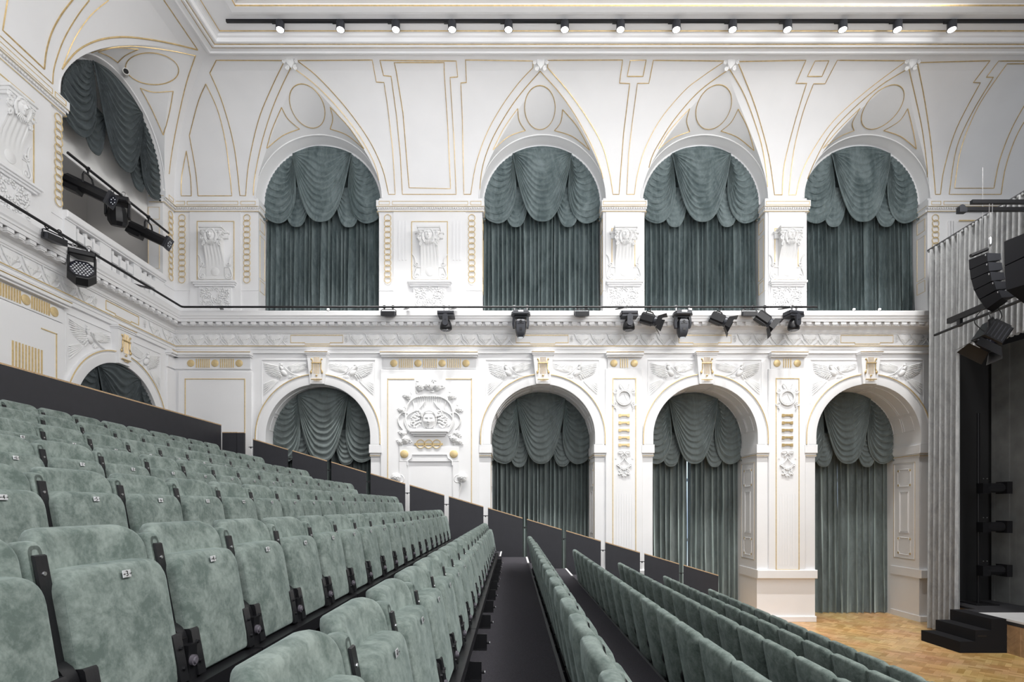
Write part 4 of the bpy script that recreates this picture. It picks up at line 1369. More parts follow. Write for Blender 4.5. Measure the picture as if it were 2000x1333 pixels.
for sg in (-1, 1):
    for (dx, py, L, an) in ((140, 600, .15, .9), (160, 640, .17, .3), (150, 690, .17, -.3), (170, 740, .16, -.6), (210, 660, .14, .1), (220, 720, .13, -.4), (150, 620, .1, 1.5)):
        q0 = P(583 + sg * dx, py); leaf(mb, (q0[0], q0[2]), L, .12, an if sg > 0 else PI - an, -.08, .03, 3)
mb.build('leaf_spray', M['ornament'], root, smooth=60)
mb = MB()
top = [P(215, 740), P(200, 620), P(215, 500), P(260, 400), P(330, 335), P(430, 300), P(581, 292), P(730, 300), P(830, 335), P(905, 400), P(955, 500), P(970, 620), P(955, 740), P(885, 880)]
mb.tube(smooth_curve([P(280, 890)] + top), .024, 8)
for sg in (-1, 1):
    def Q(dx, py, y=-.07): return P(583 + sg * dx, py, y)
    mb.tube(smooth_curve([Q(75, 385), Q(130, 460), Q(200, 520), Q(280, 560), Q(350, 610), Q(380, 680), Q(330, 760), Q(260, 800)]), .017, 6)
    mb.tube(smooth_curve([Q(345, 575), Q(420, 560), Q(480, 610), Q(505, 680), Q(480, 770), Q(430, 830)]), .020, 6)
    mb.tube(smooth_curve([Q(265, 385), Q(250, 460), Q(260, 520), Q(310, 580)]), .011, 6)
    mb.tube(smooth_curve([Q(375, 620), Q(400, 700), Q(370, 790), Q(310, 880)]), .020, 6)
for i in range(12):
    px = 392 + i * 34.5
    mb.tube([P(px, 305 + abs(i - 5.5) * 3), P(px + (583 - px) * .12, 500)], .0065, 4)
    mb.ell(P(px, 312, -.085), .012, .012, .02, 6, 4)
mb.build('lyre', M['ornament'], root, smooth=60)
mb = MB(); 
q0 = P(300, 835); q1 = P(860, 880)
mb.bevbox(P(275, 0)[0], P(890, 0)[0], -.19, -.03, P(0, 885)[2], P(0, 835)[2], .01); mb.box(P(300, 0)[0], P(865, 0)[0], -.15, -.03, P(0, 915)[2], P(0, 885)[2]); mb.box(P(325, 0)[0], P(840, 0)[0], -.11, -.03, P(0, 942)[2], P(0, 915)[2])
mb.build('shelf', M['plaster'], root, smooth=0)
for i, (px, py, R) in enumerate(((435, 140, .115), (577, 125, .12), (715, 135, .115), (235, 295, .085), (935, 300, .085), (140, 520, .08), (1050, 510, .08), (160, 900, .09), (195, 1000, .11), (120, 1040, .08), (1020, 900, .09), (985, 985, .10), (1060, 1030, .08))):
    mb = MB(); q0 = P(px, py); rose(mb, q0[0], q0[2], R, -.05, i)
    for j in range(3):
        a = j * 2.1 + i; leaf(mb, (q0[0] + R * .6 * cos(a), q0[2] + R * .6 * sin(a)), R * 1.0, R * .8, a, -.05, .016, 2)
    mb.build('rose', M['ornament'], root, smooth=60)
mb = MB()
for i in range(3):
    q0 = P(445 + i * 130, 1072, -.10); mb.ring(q0, 66 * k, .011, 26, 6)
mb.box(P(345, 0)[0], P(805, 0)[0], -.095, -.082, P(0, 1090)[2], P(0, 1060)[2])
mb.build('gilt_rings', M['goldpale'], root, smooth=50)
# roses on bent stems beside the niche
for sg, nm in ((-1, 'left'), (1, 'right')):
    root = place(empty('stem_rose'), 'B', xp(839 + sg * 62), z_(935)); tag(root, 'plaster rose on a bent stem %s of the blind niche' % nm, 'rose relief', 'stem roses by the niche')
    mb = MB(); rose(mb, sg * .03, .02, .12, -.06, 4); mb.build('rose', M['ornament'], root, smooth=60)
    mb = MB(); mb.tube(smooth_curve([(sg * .0, -.07, .05), (-sg * .10, -.07, .08), (-sg * .16, -.07, .0), (-sg * .13, -.07, -.09), (sg * .0, -.07, -.12), (-sg * .03, -.065, -.30), (-sg * .07, -.06, -.52)]), .018, 6)
    mb.build('stem', M['ornament'], root, smooth=60)
# security camera on the gallery arch
root = empty('security_camera', (-7.95, 11.55, 11.62), (0, 0, 0)); tag(root, 'small white security camera above the left gallery curtain', 'camera')
h = on_surface(243, 148)
if h: root.location = h[0]
mb = MB(); mb.cyl((0, 0, 0), (.02, -.06, .0), .035, .035, 12); mb.cyl((.02, -.06, 0), (.05, -.10, -.01), .02, .02, 10); mb.build('bracket', M['camwhite'], root)
mb = MB(); mb.cyl((.02, -.02, .02), (.17, -.20, -.06), .062, .062, 20); mb.build('body', M['camwhite'], root)
mb = MB(); mb.cyl((.171, -.201, -.0605), (.176, -.207, -.063), .046, .046, 20); mb.build('lens', M['blackmat'], root)
# ================================================================== CURTAINS
def lerp(a, b, t): return a + (b - a) * t
def resample(pts, n):
    L = [0]
    for a, b in zip(pts, pts[1:]): L.append(L[-1] + math.hypot(b[0] - a[0], b[1] - a[1]))
    out = []; j = 0
    for i in range(n + 1):
        s_ = L[-1] * i / n
        while j < len(L) - 2 and L[j + 1] < s_: j += 1
        t = (s_ - L[j]) / max(1e-9, L[j + 1] - L[j])
        out.append((lerp(pts[j][0], pts[j + 1][0], t), lerp(pts[j][1], pts[j + 1][1], t)))
    return out


def swag_mesh(arc, hem, y0, folds=9, amp=.035, puff=.10, seed=0, nu=44, head=.10, side=0):
    """cloth slung between the ends of two curves given in the wall plane (x, z)"""
    rnd = random.Random(seed)
    arc = resample(arc, nu); hem = resample(hem, nu)
    A, B = arc[0], arc[-1]
    nv = folds * 6
    ph0 = rnd.random() * 6
    wob = [rnd.uniform(-.5, .5) for _ in range(8)]
    def fn(a, b):
        i = min(nu, int(round(a * nu)))
        ch = (lerp(A[0], B[0], a), lerp(A[1], B[1], a))
        if side:
            j = int(round((1 - b) * nu)) if side < 0 else int(round(b * nu))
            fx_, mv = (B, arc[j]) if side < 0 else (A, arc[j])
            k = a if side < 0 else 1 - a
            cx_ = (lerp(mv[0], fx_[0], k), lerp(mv[1], fx_[1], k))
            off = (hem[i][0] - ch[0], hem[i][1] - ch[1])
            g = b ** .8
            base = (cx_[0] + off[0] * g, cx_[1] + off[1] * g)
        elif b < head:
            t = b / head; x = lerp(arc[i][0], ch[0], t * .5); z = lerp(arc[i][1], ch[1], t * .5)
            base = (x, z)
        else:
            t = (b - head) / (1 - head)
            st = (lerp(arc[i][0], ch[0], .5), lerp(arc[i][1], ch[1], .5))
            te = t ** .92
            base = (lerp(st[0], hem[i][0], te), lerp(st[1], hem[i][1], te))
        e = sin(PI * a) ** .55 if 0 < a < 1 else 0
        ph = ph0 + folds * 2 * PI * (b + .018 * sin(3 * PI * a + wob[0] * 4) + .012 * sin(7 * a + wob[1] * 6 + b * 9))
        w = (.5 + .5 * sin(ph)) ** 1.6
        f = amp * w * (.35 + .65 * e) * min(1, (b + .05) * 4) * (1 if b < .93 else max(.15, 1 - (b - .93) * 9))
        y = y0 - f - puff * e * (b ** 1.2) * .9
        # sag of every fold under its own weight
        z = base[1] - .018 * e * w
        return (base[0], y, z)
    m = MB(); m.grid(fn, nu, nv)
    # hem roll
    hp = [fn(i / nu, 1.0) for i in range(nu + 1)]
    m.tube([(p[0], p[1] + .005, p[2]) for p in hp], .014, 5)
    return m


def u_hem(A, B, xc, zb, p=2.7, n=36, hw=None):
    out = []
    for i in range(n + 1):
        s_ = i / n * 2 - 1
        # parameterised by angle for even sampling on the steep sides
        a = s_ * PI / 2
        xs = sin(a); k = 1 - abs(xs) ** p
        ztop = lerp(A[1], B[1], i / n)
        x = xc + (xs * ((B[0] - xc) if xs > 0 else (xc - A[0])))
        out.append((x, lerp(ztop, zb, k)))
    return out


def drape(x0, x1, zb, ztop, y0, n, amp, seed, nz=14, open_=0):
    rnd = random.Random(seed)
    offs = [rnd.uniform(-.9, .9) for _ in range(int(n) + 3)]
    am = [rnd.uniform(.55, 1.15) for _ in range(int(n) + 3)]
    per = 9
    nx = int(n * per)
    def fn(a, b):
        z0 = zb
        x = lerp(x0, x1, a)
        zt = ztop(x)
        z = lerp(z0, zt, b)
        k = a * n; i = int(k); t = k - i
        o_ = lerp(offs[i], offs[i + 1], t); A_ = lerp(am[i], am[i + 1], t)
        low = 1 - b
        ph = 2 * PI * (k + .34 * o_ + .10 * sin(b * 5 + o_ * 3 + i) * low)
        s_ = .5 + .5 * sin(ph)
        y = y0 + .05 - amp * A_ * (s_ ** .9) * (.65 + .5 * low) - .012 * sin(ph * .5 + o_)
        xx = x + .24 * (x1 - x0) / n * cos(ph + .5) * (1 if 0 < a < 1 else 0)
        return (xx, y, z)
    m = MB(); m.grid(fn, nx, nz)
    return m


def arched_curtain(Tn, xc, depth, R, zs, zb, mat, label, drop, full=True, seed=0, split=None, halfw=None, pleats=25, gap=.012):
    """swagged curtain filling an arch"""
    if Tn == 'B': root = empty('arched_curtain', (xc, D + depth, zs))
    else: root = empty('arched_curtain', (-W - depth, xc, zs), (0, 0, PI / 2))
    tag(root, label, 'curtain', 'swagged curtains in the arches')
    R = R * .995
    hw = halfw or R * 1.02
    zb_ = zb - zs
    if full:
        top = lambda x: math.sqrt(max(.0, R * R - min(x * x, R * R))) * .97 if abs(x) < R else 0.0
        if split is None:
            m = drape(-hw, hw, zb_, top, 0.12, pleats, .20, seed); m.build('drape', mat, root, smooth=70)
        else:
            for k, (a, b) in enumerate(((-hw, split - gap), (split + gap, hw))):
                m = drape(a, b, zb_, top, 0.12, max(4, int(pleats * (b - a) / (2 * hw))), .20, seed + k); m.build('drape', mat, root, smooth=70)
    def cp(al): return (R * sin(radians(al)), R * cos(radians(al)))
    zh = R - drop * R
    # back swags peeping out between
    for sg in (-1, 1):
        c = sg * .45 * R
        A = (c - .25 * R, zh + .62 * R); B = (c + .25 * R, zh + .62 * R)
        arc = [A, (c, A[1] + .04 * R), B]
        m = swag_mesh(arc, u_hem(A, B, c, zh - .05 * R, 3.0), -.05, 7, .03, .07, seed + 5 + sg); m.build('swag', mat, root, smooth=70)
    # side swags
    for sg in (-1, 1):
        T_ = (sg * R * .99, zh + .14 * R); B = cp(sg * 30)
        arc = [T_] + [cp(sg * a) for a in ((88, 78, 68, 58, 48, 38, 30) if zh + .14 * R < 0.02 else (80, 70, 60, 50, 40, 30))]
        hem = smooth_curve([T_, (sg * R * .90, zh + .05 * R), (sg * R * .74, zh + .005 * R), (sg * R * .60, zh + .08 * R), (sg * R * .50, zh + .26 * R), (sg * R * .455, zh + .6 * R), B])
        if sg > 0: arc = arc[::-1]; hem = hem[::-1]
        m = swag_mesh(arc, hem, -.09, 11, .055, .06, seed + 20 + sg, head=.06, side=sg); m.build('swag', mat, root, smooth=70)
    A, B = cp(-30), cp(30)
    arc = [cp(-30 + 60 * i / 16) for i in range(17)]
    m = swag_mesh(arc, u_hem(A, B, 0, zh, 2.7), -.14, 12, .045, .10, seed + 40, nu=52); m.build('swag', mat, root, smooth=70)
    # gathered header following the arch
    m = MB()
    def hd(a, b):
        al = -84 + 168 * a; r = R * (1.0 - .045 * b)
        return (r * sin(radians(al)), -.10 - .012 * sin(a * 260) - .02 * sin(b * PI), r * cos(radians(al)))
    m.grid(hd, 240, 4); m.build('header', mat, root, smooth=70)
    # cord knots where the outer swags are tied back
    for sg in (-1, 1):
        m = MB(); m.ell((sg * R * .995, -.10, zh + .15 * R), .03, .04, .05, 8, 6); m.ell((sg * R * 1.0, -.10, zh + .08 * R), .035, .03, .03, 8, 6)
        m.build('tie', mat, root, smooth=70)
    return root


for i, x in enumerate(ARX):
    arched_curtain('B', x, DEP_UP - .04, 1.44, ZS_UP, Z_LEDGE + .01, M['teal'], 'teal velvet swagged curtain in the %s upper window from the left' % ORD[i], 1.33, seed=10 * i + 1, pleats=25 + i % 2, halfw=1.45)
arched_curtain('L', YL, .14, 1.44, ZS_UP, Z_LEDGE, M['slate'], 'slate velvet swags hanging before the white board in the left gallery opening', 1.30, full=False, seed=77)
LOW = ['dark green swagged curtain in the first lower arch, behind the slanted barriers', 'dark green swagged curtain in the second lower arch, right of the muse relief', 'dark green swagged curtain in the third lower arch, a sliver of daylight between its halves', 'dark green swagged curtain in the fourth lower arch, reaching the parquet']
for i, x in enumerate(ARX):
    sp = None
    dep = 1.0 if i else .45
    if i == 2: sp = xp(1346, dep) - x
    if i == 3: sp = xp(1641, dep) - x
    arched_curtain('B', x, dep, R_LO, ZS_LO, .02, M['moss'], LOW[i], 1.47, seed=100 + 10 * i, split=sp, pleats=(21, 22, 18, 15)[i], gap=.011 if i == 2 else .001, halfw=R_LO * 1.0)
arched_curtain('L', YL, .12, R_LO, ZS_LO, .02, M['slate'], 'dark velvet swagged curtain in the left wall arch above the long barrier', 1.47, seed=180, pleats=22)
# ================================================================== SEATING TRIBUNE
PIT = .54; TREAD = .905; RISE = .265; FL0 = ZC - 1.17
def FX(k): return -TREAD * k          # row frame
def FZ(k): return FL0 + RISE * k
YEND = 11.42; YP = 12.9
ROWN = {**{k: '%s row left of the aisle' % ORD[k] for k in range(0, 7)}, **{-k: '%s row right of the aisle' % ORD[k - 1] for k in range(1, 6)}}

# tiers
for k in range(-5, 8):
    x0, x1 = FX(k) - .545, FX(k) + .36
    zb = 0 if True else 0
    nm = ('under the ' + ROWN[k]) if k in ROWN else 'behind the top row, along the long barrier'
    root = empty('seating_tier', (FX(k), 6.0, 0)); tag(root, 'charcoal carpeted tier ' + nm, 'seating tier', 'carpeted tiers of the tribune')
    mb = MB(); mb.box(-.545, .352, -5.5, YP - 6.0 + .02, max(0.0, FZ(k) - RISE - .12), FZ(k)); mb.build('deck', M['carpet'], root, smooth=0)
    mb = MB(); mb.box(.335, .359, -5.5, YP - 6.0, FZ(k) - .030, FZ(k) + .003); mb.build('nosing', M['nosing'], root, smooth=0)
    mb = MB(); mb.box(.318, .3595, YEND + .12 - 6.0, YP - 6.0, FZ(k) - .012, FZ(k) + .006); mb.build('edge_strip', M['whiteline'], root, smooth=0)
# half steps of the far gangway
for k in range(-5, 7):
    root = empty('gangway_step', (FX(k) - .545 + .15, YEND + .75, FZ(k))); tag(root, 'low white-edged step at the far end of the ' + ROWN[k], 'step', 'steps of the far gangway')
    mb = MB(); mb.box(-.15, .16, -.62, .62, 0, RISE / 2 + .006); mb.build('block', M['carpet'], root, smooth=0)
    mb = MB(); mb.box(.135, .165, -.62, .62, RISE / 2 - .004, RISE / 2 + .010); mb.build('edge_strip', M['whiteline'], root, smooth=0)

# ---- seat pattern
def rrect(w, z0, z1, rt, rb, n=7):
    """outline in the (y, z) plane, counter-clockwise"""
    out = []
    for (cy, cz, r, a0) in ((w / 2 - rt, z1 - rt, rt, 0), (-w / 2 + rt, z1 - rt, rt, 90), (-w / 2 + rb, z0 + rb, rb, 180), (w / 2 - rb, z0 + rb, rb, 270)):
        for i in range(n + 1):
            a = radians(a0 + 90 * i / n)
            out.append((cy + r * cos(a), cz + r * sin(a)))
    return out


def pad(w, z0, z1, t, rt, rb, ed, bend, xf, puff=.012, seam=True):
    """upholstered slab; xf(z) is the x of its front plane, thickness runs to -x"""
    mb = MB()
    cz = (z0 + z1) / 2
    base = rrect(w, z0, z1, rt, rb)
    def ring(inset, depth):
        s_y = (w / 2 - inset) / (w / 2); s_z = ((z1 - z0) / 2 - inset) / ((z1 - z0) / 2)
        return [(xf(cz + (z - cz) * s_z) - depth + bend(y * s_y), y * s_y, cz + (z - cz) * s_z) for y, z in base]
    rings = []
    rings.append(ring(w * .30, -puff)); rings.append(ring(w * .16, -puff * .7)); rings.append(ring(ed * 1.6, -puff * .1))
    for a in (0, 30, 60, 90):
        rings.append(ring(ed * (1 - sin(radians(a))), ed * (1 - cos(radians(a)))))
    rings.append(ring(-.002, t * .5))
    for a in (90, 60, 30, 0):
        rings.append(ring(ed * (1 - sin(radians(a))), t - ed * (1 - cos(radians(a)))))
    rings.append(ring(w * .25, t + puff * .5))
    mb.loft(rings)
    if seam:
        sr = ring(ed * .18, ed * .55)
        mb.tube([tuple(p) for p in sr], .0022, 4, closed=True)
    return mb


CUSH = pad(.478, .245, .715, .125, .075, .03, .026, lambda y: 0, lambda z: -.402 + (.715 - z) * .17)
BACK = pad(.486, .150, .838, .082, .085, .09, .028, lambda y: .95 * y * y - .02, lambda z: -.517 + (.838 - z) * .19, puff=.010)
proto = {}


def make_seat():
    root = empty('theatre_chair')
    BACK.build('backrest', M['velvet'], root, smooth=50)
    c = CUSH.build('seat_cushion', M['velvet'], root, smooth=50)
    for sg in (-1, 1):
        mb = MB()
        y = sg * .212
        T0 = mb.T
        mb.prism([(-.3125, .250), (-.3435, .420), (-.350, .428), (-.45, .428), (-.45, .250)], y - .025, y + .028, 'x')
        # prism in x axis gives (y0..y1, p0, p1) -> swap to x,z plane
        mb.v = [(v[1], v[0], v[2]) for v in mb.v]
        for zz in (.30, .375):
            xx = -.402 + (.715 - zz) * .17 + .013
            mb.cyl((xx - .012, y + sg * .004, zz), (xx + .006, y + sg * .004, zz), .009, .007, 8)
        mb.build('corner_bracket', M['black'], c, smooth=40)
    a = pad(.070, .400, .803, .060, .024, .015, .014, lambda y: 0, lambda z: -.478 + (.803 - z) * .19, puff=0, seam=False)
    a.v = [(v[0], v[1] - .257, v[2]) for v in a.v]
    arm = a.build('armrest', M['velvet'], root, smooth=50)
    mb = MB()
    fx = lambda z: -.478 + (.803 - z) * .19
    mb.add([(fx(.40) + .003, -.275, .40), (fx(.40) + .003, -.229, .40), (fx(.765) + .003, -.229, .765), (fx(.765) + .003, -.275, .765),
            (fx(.40) + .011, -.273, .40), (fx(.40) + .011, -.231, .40), (fx(.765) + .011, -.231, .762), (fx(.765) + .011, -.273, .762)],
           [(0, 1, 2, 3), (4, 7, 6, 5), (0, 4, 5, 1), (1, 5, 6, 2), (2, 6, 7, 3), (3, 7, 4, 0)])
    mb.build('arm_plate', M['black'], arm, smooth=0)
    mb = MB(); mb.cyl((fx(.71) + .010, -.252, .71), (fx(.71) + .014, -.252, .71), .007, .006, 8); mb.build('screw', M['steel'], arm)
    # side hinge housing and standard
    mb = MB()
    mb.cyl((-.43, -.288, .385), (-.43, -.240, .385), .075, .075, 20)
    mb.box(-.47, -.35, -.280, -.248, .17, .40)
    mb.box(-.355, -.325, -.285, -.229, .17, .375)
    mb.build('standard', M['black'], root, smooth=40)
    mb = MB(); mb.cyl((-.335, -.264, .315), (-.312, -.264, .315), .021, .021, 14); mb.cyl((-.312, -.264, .315), (-.306, -.264, .315), .014, .012, 12)
    mb.build('hinge_knob', M['knob'], root)
    # rear shell frame seen from behind and below
    mb = MB(); mb.box(-.50, -.40, -.25, .25, .165, .20); mb.build('underframe', M['black'], root, smooth=0)
    return root


seat0 = make_seat()
plate_me = None
def number_mesh(txt):
    cu = bpy.data.curves.new('digits', 'FONT'); cu.body = txt; cu.size = .026; cu.extrude = .0006; cu.align_x = 'CENTER'; cu.align_y = 'CENTER'
    o = bpy.data.objects.new('digits', cu); C.objects.link(o)
    dgx = bpy.context.evaluated_depsgraph_get(); dgx.update()
    me = bpy.data.meshes.new_from_object(o.evaluated_get(dgx))
    bpy.data.objects.remove(o); bpy.data.curves.remove(cu)
    for sg in (-1, 1):
        pass
    return me
pm = MB(); pm.bevbox(-.020, .020, -.002, 0, -.0125, .0125, .001)
_p = pm.build('number_plate', M['plate'], smooth=0); plate_me = _p.data; bpy.data.objects.remove(_p)
dm = MB(); 
for sg in (-1, 1): dm.box(sg * .0155 - .004, sg * .0155 + .004, -.0028, -.002, -.0015, .0015)
_p = dm.build('dash', M['ink'], smooth=0); dash_me = _p.data; bpy.data.objects.remove(_p)
digits = {}
first = True
NSEAT = 20
vis = []
for k in range(-5, 7):
    for n in range(1, NSEAT + 1):
        y = PIT * (n + .46); x = FX(k) - .41; z = FZ(k) + .75
        u = U0 + F * x / max(.2, y - .25); u2 = U0 + F * (FX(k) - .25) / (y + .27)
        vtop = V0 - F * (FZ(k) + .82 - ZC) / max(.2, y + .27)
        uu = [U0 + F * x / yy for yy in (max(.3, y - .27), y + .27)]
        if max(uu) < -10 or min(uu) > 2010: continue
        if k == 0 and n < 3: pass
        if vtop > 1345: continue
        if y < .9: continue
        vis.append((k, n))
for (k, n) in vis:
    if first: o = seat0; first = False
    else: o = copy_tree(seat0)
    rj = random.Random(k * 100 + n)
    o.location = (FX(k), PIT * (n + .46), FZ(k))
    rev = NSEAT - n
    o['label'] = 'green tip-up seat, %s from the far end, %s' % (ORD[rev], ROWN[k])
    o['category'] = 'theatre seat'
    o['group'] = 'folded theatre seats on the tiers'
    if k >= 0 and n <= 14:
        cz = .680; cx = -.402 + (.715 - cz) * .17 + .0125
        cush = [c for c in o.children if c.name.startswith('seat_cushion')][0]
        p = bpy.data.objects.new('number_plate', plate_me); C.objects.link(p); p.parent = cush
        p.location = (cx - .002, 0, cz); p.rotation_euler = (-.17, 0, PI / 2)
        # plate faces +x: local -y -> +x
        txt = str(n)
        if txt not in digits:
            me = number_mesh(txt)
            T_ = RX(PI / 2)
            for v in me.vertices: v.co = T_ @ v.co
            # join the two dashes that flank the figure
            bm = bmesh.new(); bm.from_mesh(me); bm.from_mesh(dash_me); 
            bm.to_mesh(me); bm.free()
            me.materials.clear(); me.materials.append(M['ink'])
            for v in me.vertices:
                if abs(v.co.x) < .0110: pass
            digits[txt] = me
        t = bpy.data.objects.new('digit', digits[txt]); C.objects.link(t); t.parent = cush
        t.location = (cx + .0005, 0, cz); t.rotation_euler = (-.17, 0, PI / 2)

# ---- row beams with feet
for k in range(-5, 7):
    ns = [n for kk, n in vis if kk == k]
    if not ns: continue
    y0 = PIT * (min(ns) + .46) - .30; y1 = PIT * (NSEAT + .46) + .27
    root = empty('row_beam', (FX(k), y0, FZ(k))); tag(root, 'black steel beam on bracket feet carrying the ' + ROWN[k], 'beam', 'beams under the seat rows')
    L = y1 - y0
    mb = MB()
    seg = PIT * 3; t = 0
    while t < L - .05:
        e = min(L, t + seg - .012)
        mb.box(-.345, -.275, t, e, .165, .235); t += seg
    mb.build('beam', M['black'], root, smooth=0)
    mb = MB(); mb.box(-.40, -.345, 0, L, .215, .235); mb.build('shelf', M['black'], root, smooth=0)
    t = .30
    i = 0
    while t < L:
        mb = MB()
        mb.box(-.335, -.285, t - .02, t + .02, .0, .17)
        mb.box(-.335, -.205, t - .006, t + .006, .0, .125)
        mb.box(-.335, -.205, t - .04, t + .04, .0, .006)
        mb.cyl((-.205, t, .055), (-.185, t, .055), .012, .012, 10)
        ft = mb.build('foot', M['black'], root, smooth=30)
        mb = MB(); mb.cyl((-.187, t, .055), (-.180, t, .055), .010, .010, 8); mb.build('bolt', M['steel'], ft)
        mb = MB(); mb.box(-.53, -.335, t - .02, t + .02, .10, .165); mb.box(-.53, -.50, t - .02, t + .02, .0, .10); mb.build('rear_arm', M['black'], root, smooth=0)
        t += PIT * 1.5 if i % 2 else PIT * 1.5; i += 1

# ---- slanted barriers at the far side
def zr(v): return ZC + (V0 - v) / F * YP
for k in range(-5, 7):
    xa = FX(k) - .556; xb = xa + .80
    root = empty('barrier_panel', (xa, YP, FZ(k))); tag(root, 'dark slanted barrier panel at the far end of the ' + ROWN[k], 'barrier', 'slanted barriers along the far gangway')
    za, zb = 1.150, 1.150 - .80 * RISE / TREAD * 1.02
    mb = MB(); mb.prism([(0, 0), (.80, 0), (.80, zb - .022), (0, za - .022)], 0, .025); mb.build('board', M['panel'], root, smooth=0)
    mb = MB(); mb.prism([(0, za - .022), (.80, zb - .022), (.80, zb), (0, za)], -.002, .027); mb.build('wooden_edge', M['woodcap'], root, smooth=0)
    mb = MB(); mb.tube([(-.105, .012, .955), (0.0, .012, .955)], .009, 6); mb.box(-.068, -.045, -.002, .026, .925, .965); mb.build('clip', M['black'], root, smooth=0)
# corner box and long barrier behind the top row
root = empty('corner_barrier', (-6.72, YP, FZ(7))); tag(root, 'short dark barrier joining the long barrier to the slanted panels', 'barrier')
mb = MB(); mb.box(.02, .36, 0, .025, 0, 1.04 - .02); mb.build('board', M['panel'], root, smooth=0)
mb = MB(); mb.box(.02, .36, -.002, .027, 1.02, 1.04); mb.build('wooden_edge', M['woodcap'], root, smooth=0)
mb = MB(); mb.box(.375, .53, -.02, .06, 0, 1.015); mb.build('end_post', M['panel'], root, smooth=0)
mb = MB(); mb.box(.375, .53, -.022, .062, 1.015, 1.03); mb.build('post_cap', M['woodcap'], root, smooth=0)
root = empty('long_barrier', (-6.72, 8, FZ(6))); tag(root, 'long dark barrier with wooden edge rising behind the top seat row', 'barrier')
zt = ZC + 1.895 - FZ(6)
mb = MB(); mb.box(-.025, 0, -6, YP - 8, 0, zt - .022); mb.build('board', M['panel'], root, smooth=0)
mb = MB(); mb.box(-.028, .003, -6, YP - 8, zt - .022, zt); mb.build('wooden_edge', M['woodcap'], root, smooth=0)
# ================================================================== TECHNICAL LIGHTING AND STAGE
ZPIPE = 7.46; MP = -.45
# ---- ceiling track with spots
zt_ = 12.30
YT = D - 2.55
def ztrack(): return 12.345
root = empty('lighting_track', (0, YT, ztrack())); tag(root, 'long black lighting track under the ceiling, above the upper windows', 'lighting track')
mb = MB(); mb.box((442 - U0) / F * YT, XR, -.022, .022, -.05, 0); mb.build('rail', M['black'], root, smooth=0)
US = [547, 665, 773, 883, 993, 1103, 1212, 1321, 1431, 1538, 1646, 1753, 1859]
spot_proto = None
for i, u in enumerate(US):
    x = (u - U0) / F * YT
    root = empty('track_spotlight', (x, YT, ztrack() - .05))
    tag(root, 'lit black cylinder spotlight on the ceiling track, %s of thirteen from the left' % ORD[i], 'spotlight', 'cylinder spotlights on the ceiling track')
    if spot_proto is None:
        mb = MB(); mb.box(-.16, .06, -.02, .02, -.02, 0); a = mb.build('adapter', M['black'], root, smooth=0)
        mb = MB(); mb.cyl((0, 0, 0), (0, 0, -.135), .082, .082, 24); mb.cyl((0, 0, -.135), (0, 0, -.142), .086, .086, 24); b = mb.build('housing', M['fixture'], root)
        mb = MB(); mb.cyl((0, 0, -.1425), (0, 0, -.146), .07, .07, 24); c = mb.build('lamp', M['lampglow'], b)
        spot_proto = (a, b, c)
    else:
        a2 = spot_proto[0].copy(); b2 = spot_proto[1].copy(); c2 = spot_proto[2].copy()
        for q in (a2, b2, c2): C.objects.link(q)
        a2.parent = root; b2.parent = root; c2.parent = b2
    l = bpy.data.lights.new('spot_lamp', 'SPOT'); l.energy = 860; l.spot_size = radians(48); l.spot_blend = .8; l.shadow_soft_size = .09
    l.color = (1, .985, .955)
    lo = bpy.data.objects.new('spot_lamp', l); C.objects.link(lo); lo.parent = root; lo.location = (0, 0, -.17); lo.rotation_euler = (radians(16), 0, 0)

# ---- pipes on the balcony
root = empty('lighting_pipe', (0, D + MP, ZPIPE)); tag(root, 'long black lighting pipe running along the cornice and round the room corner', 'lighting pipe')
mb = MB(); mb.tube([(-W - MP, -6.5, 0), (-W - MP, -.06, 0), (-W - MP + .015, -.015, 0), (-W - MP + .06, 0, 0), (xp(1596, MP), 0, 0)], .024, 10); mb.build('pipe', M['black'], root)
for u in (427, 793, 886, 1216, 1541):
    mb = MB(); x = xp(u, MP)
    mb.add([(x + a, y, z + dz) for dz in (-.012, .012) for a, y, z in ((-.12, .30, .05), (-.03, .30, .05), (.10, -.03, -.02), (.03, -.03, -.02))], [(0, 1, 2, 3), (7, 6, 5, 4), (0, 4, 5, 1), (1, 5, 6, 2), (2, 6, 7, 3), (3, 7, 4, 0)])
    mb.build('bracket', M['black'], root, smooth=0)
for y in (-3.05, -1.2):
    mb = MB(); x = -W - MP
    mb.add([(x + a, y + b, z + dz) for dz in (-.012, .012) for a, b, z in ((-.30, -.10, .04), (-.30, .0, .04), (.03, .12, -.02), (.03, .03, -.02))], [(0, 1, 2, 3), (7, 6, 5, 4), (0, 4, 5, 1), (1, 5, 6, 2), (2, 6, 7, 3), (3, 7, 4, 0)])
    mb.build('bracket', M['black'], root, smooth=0)
root = empty('gallery_pipe', (-8.0, YL, 9.165)); tag(root, 'short black pipe across the left gallery opening, three lights hanging from it', 'lighting pipe')
mb = MB(); mb.tube([(0, -1.55, 0), (0, 1.40, 0)], .026, 10); mb.build('pipe', M['black'], root)


def clamp(mb, x, h=.09):
    mb.ring((x, 0, 0), .034, .010, 12, 5); mb.box(x - .012, x + .012, -.016, .016, -h, -.028)


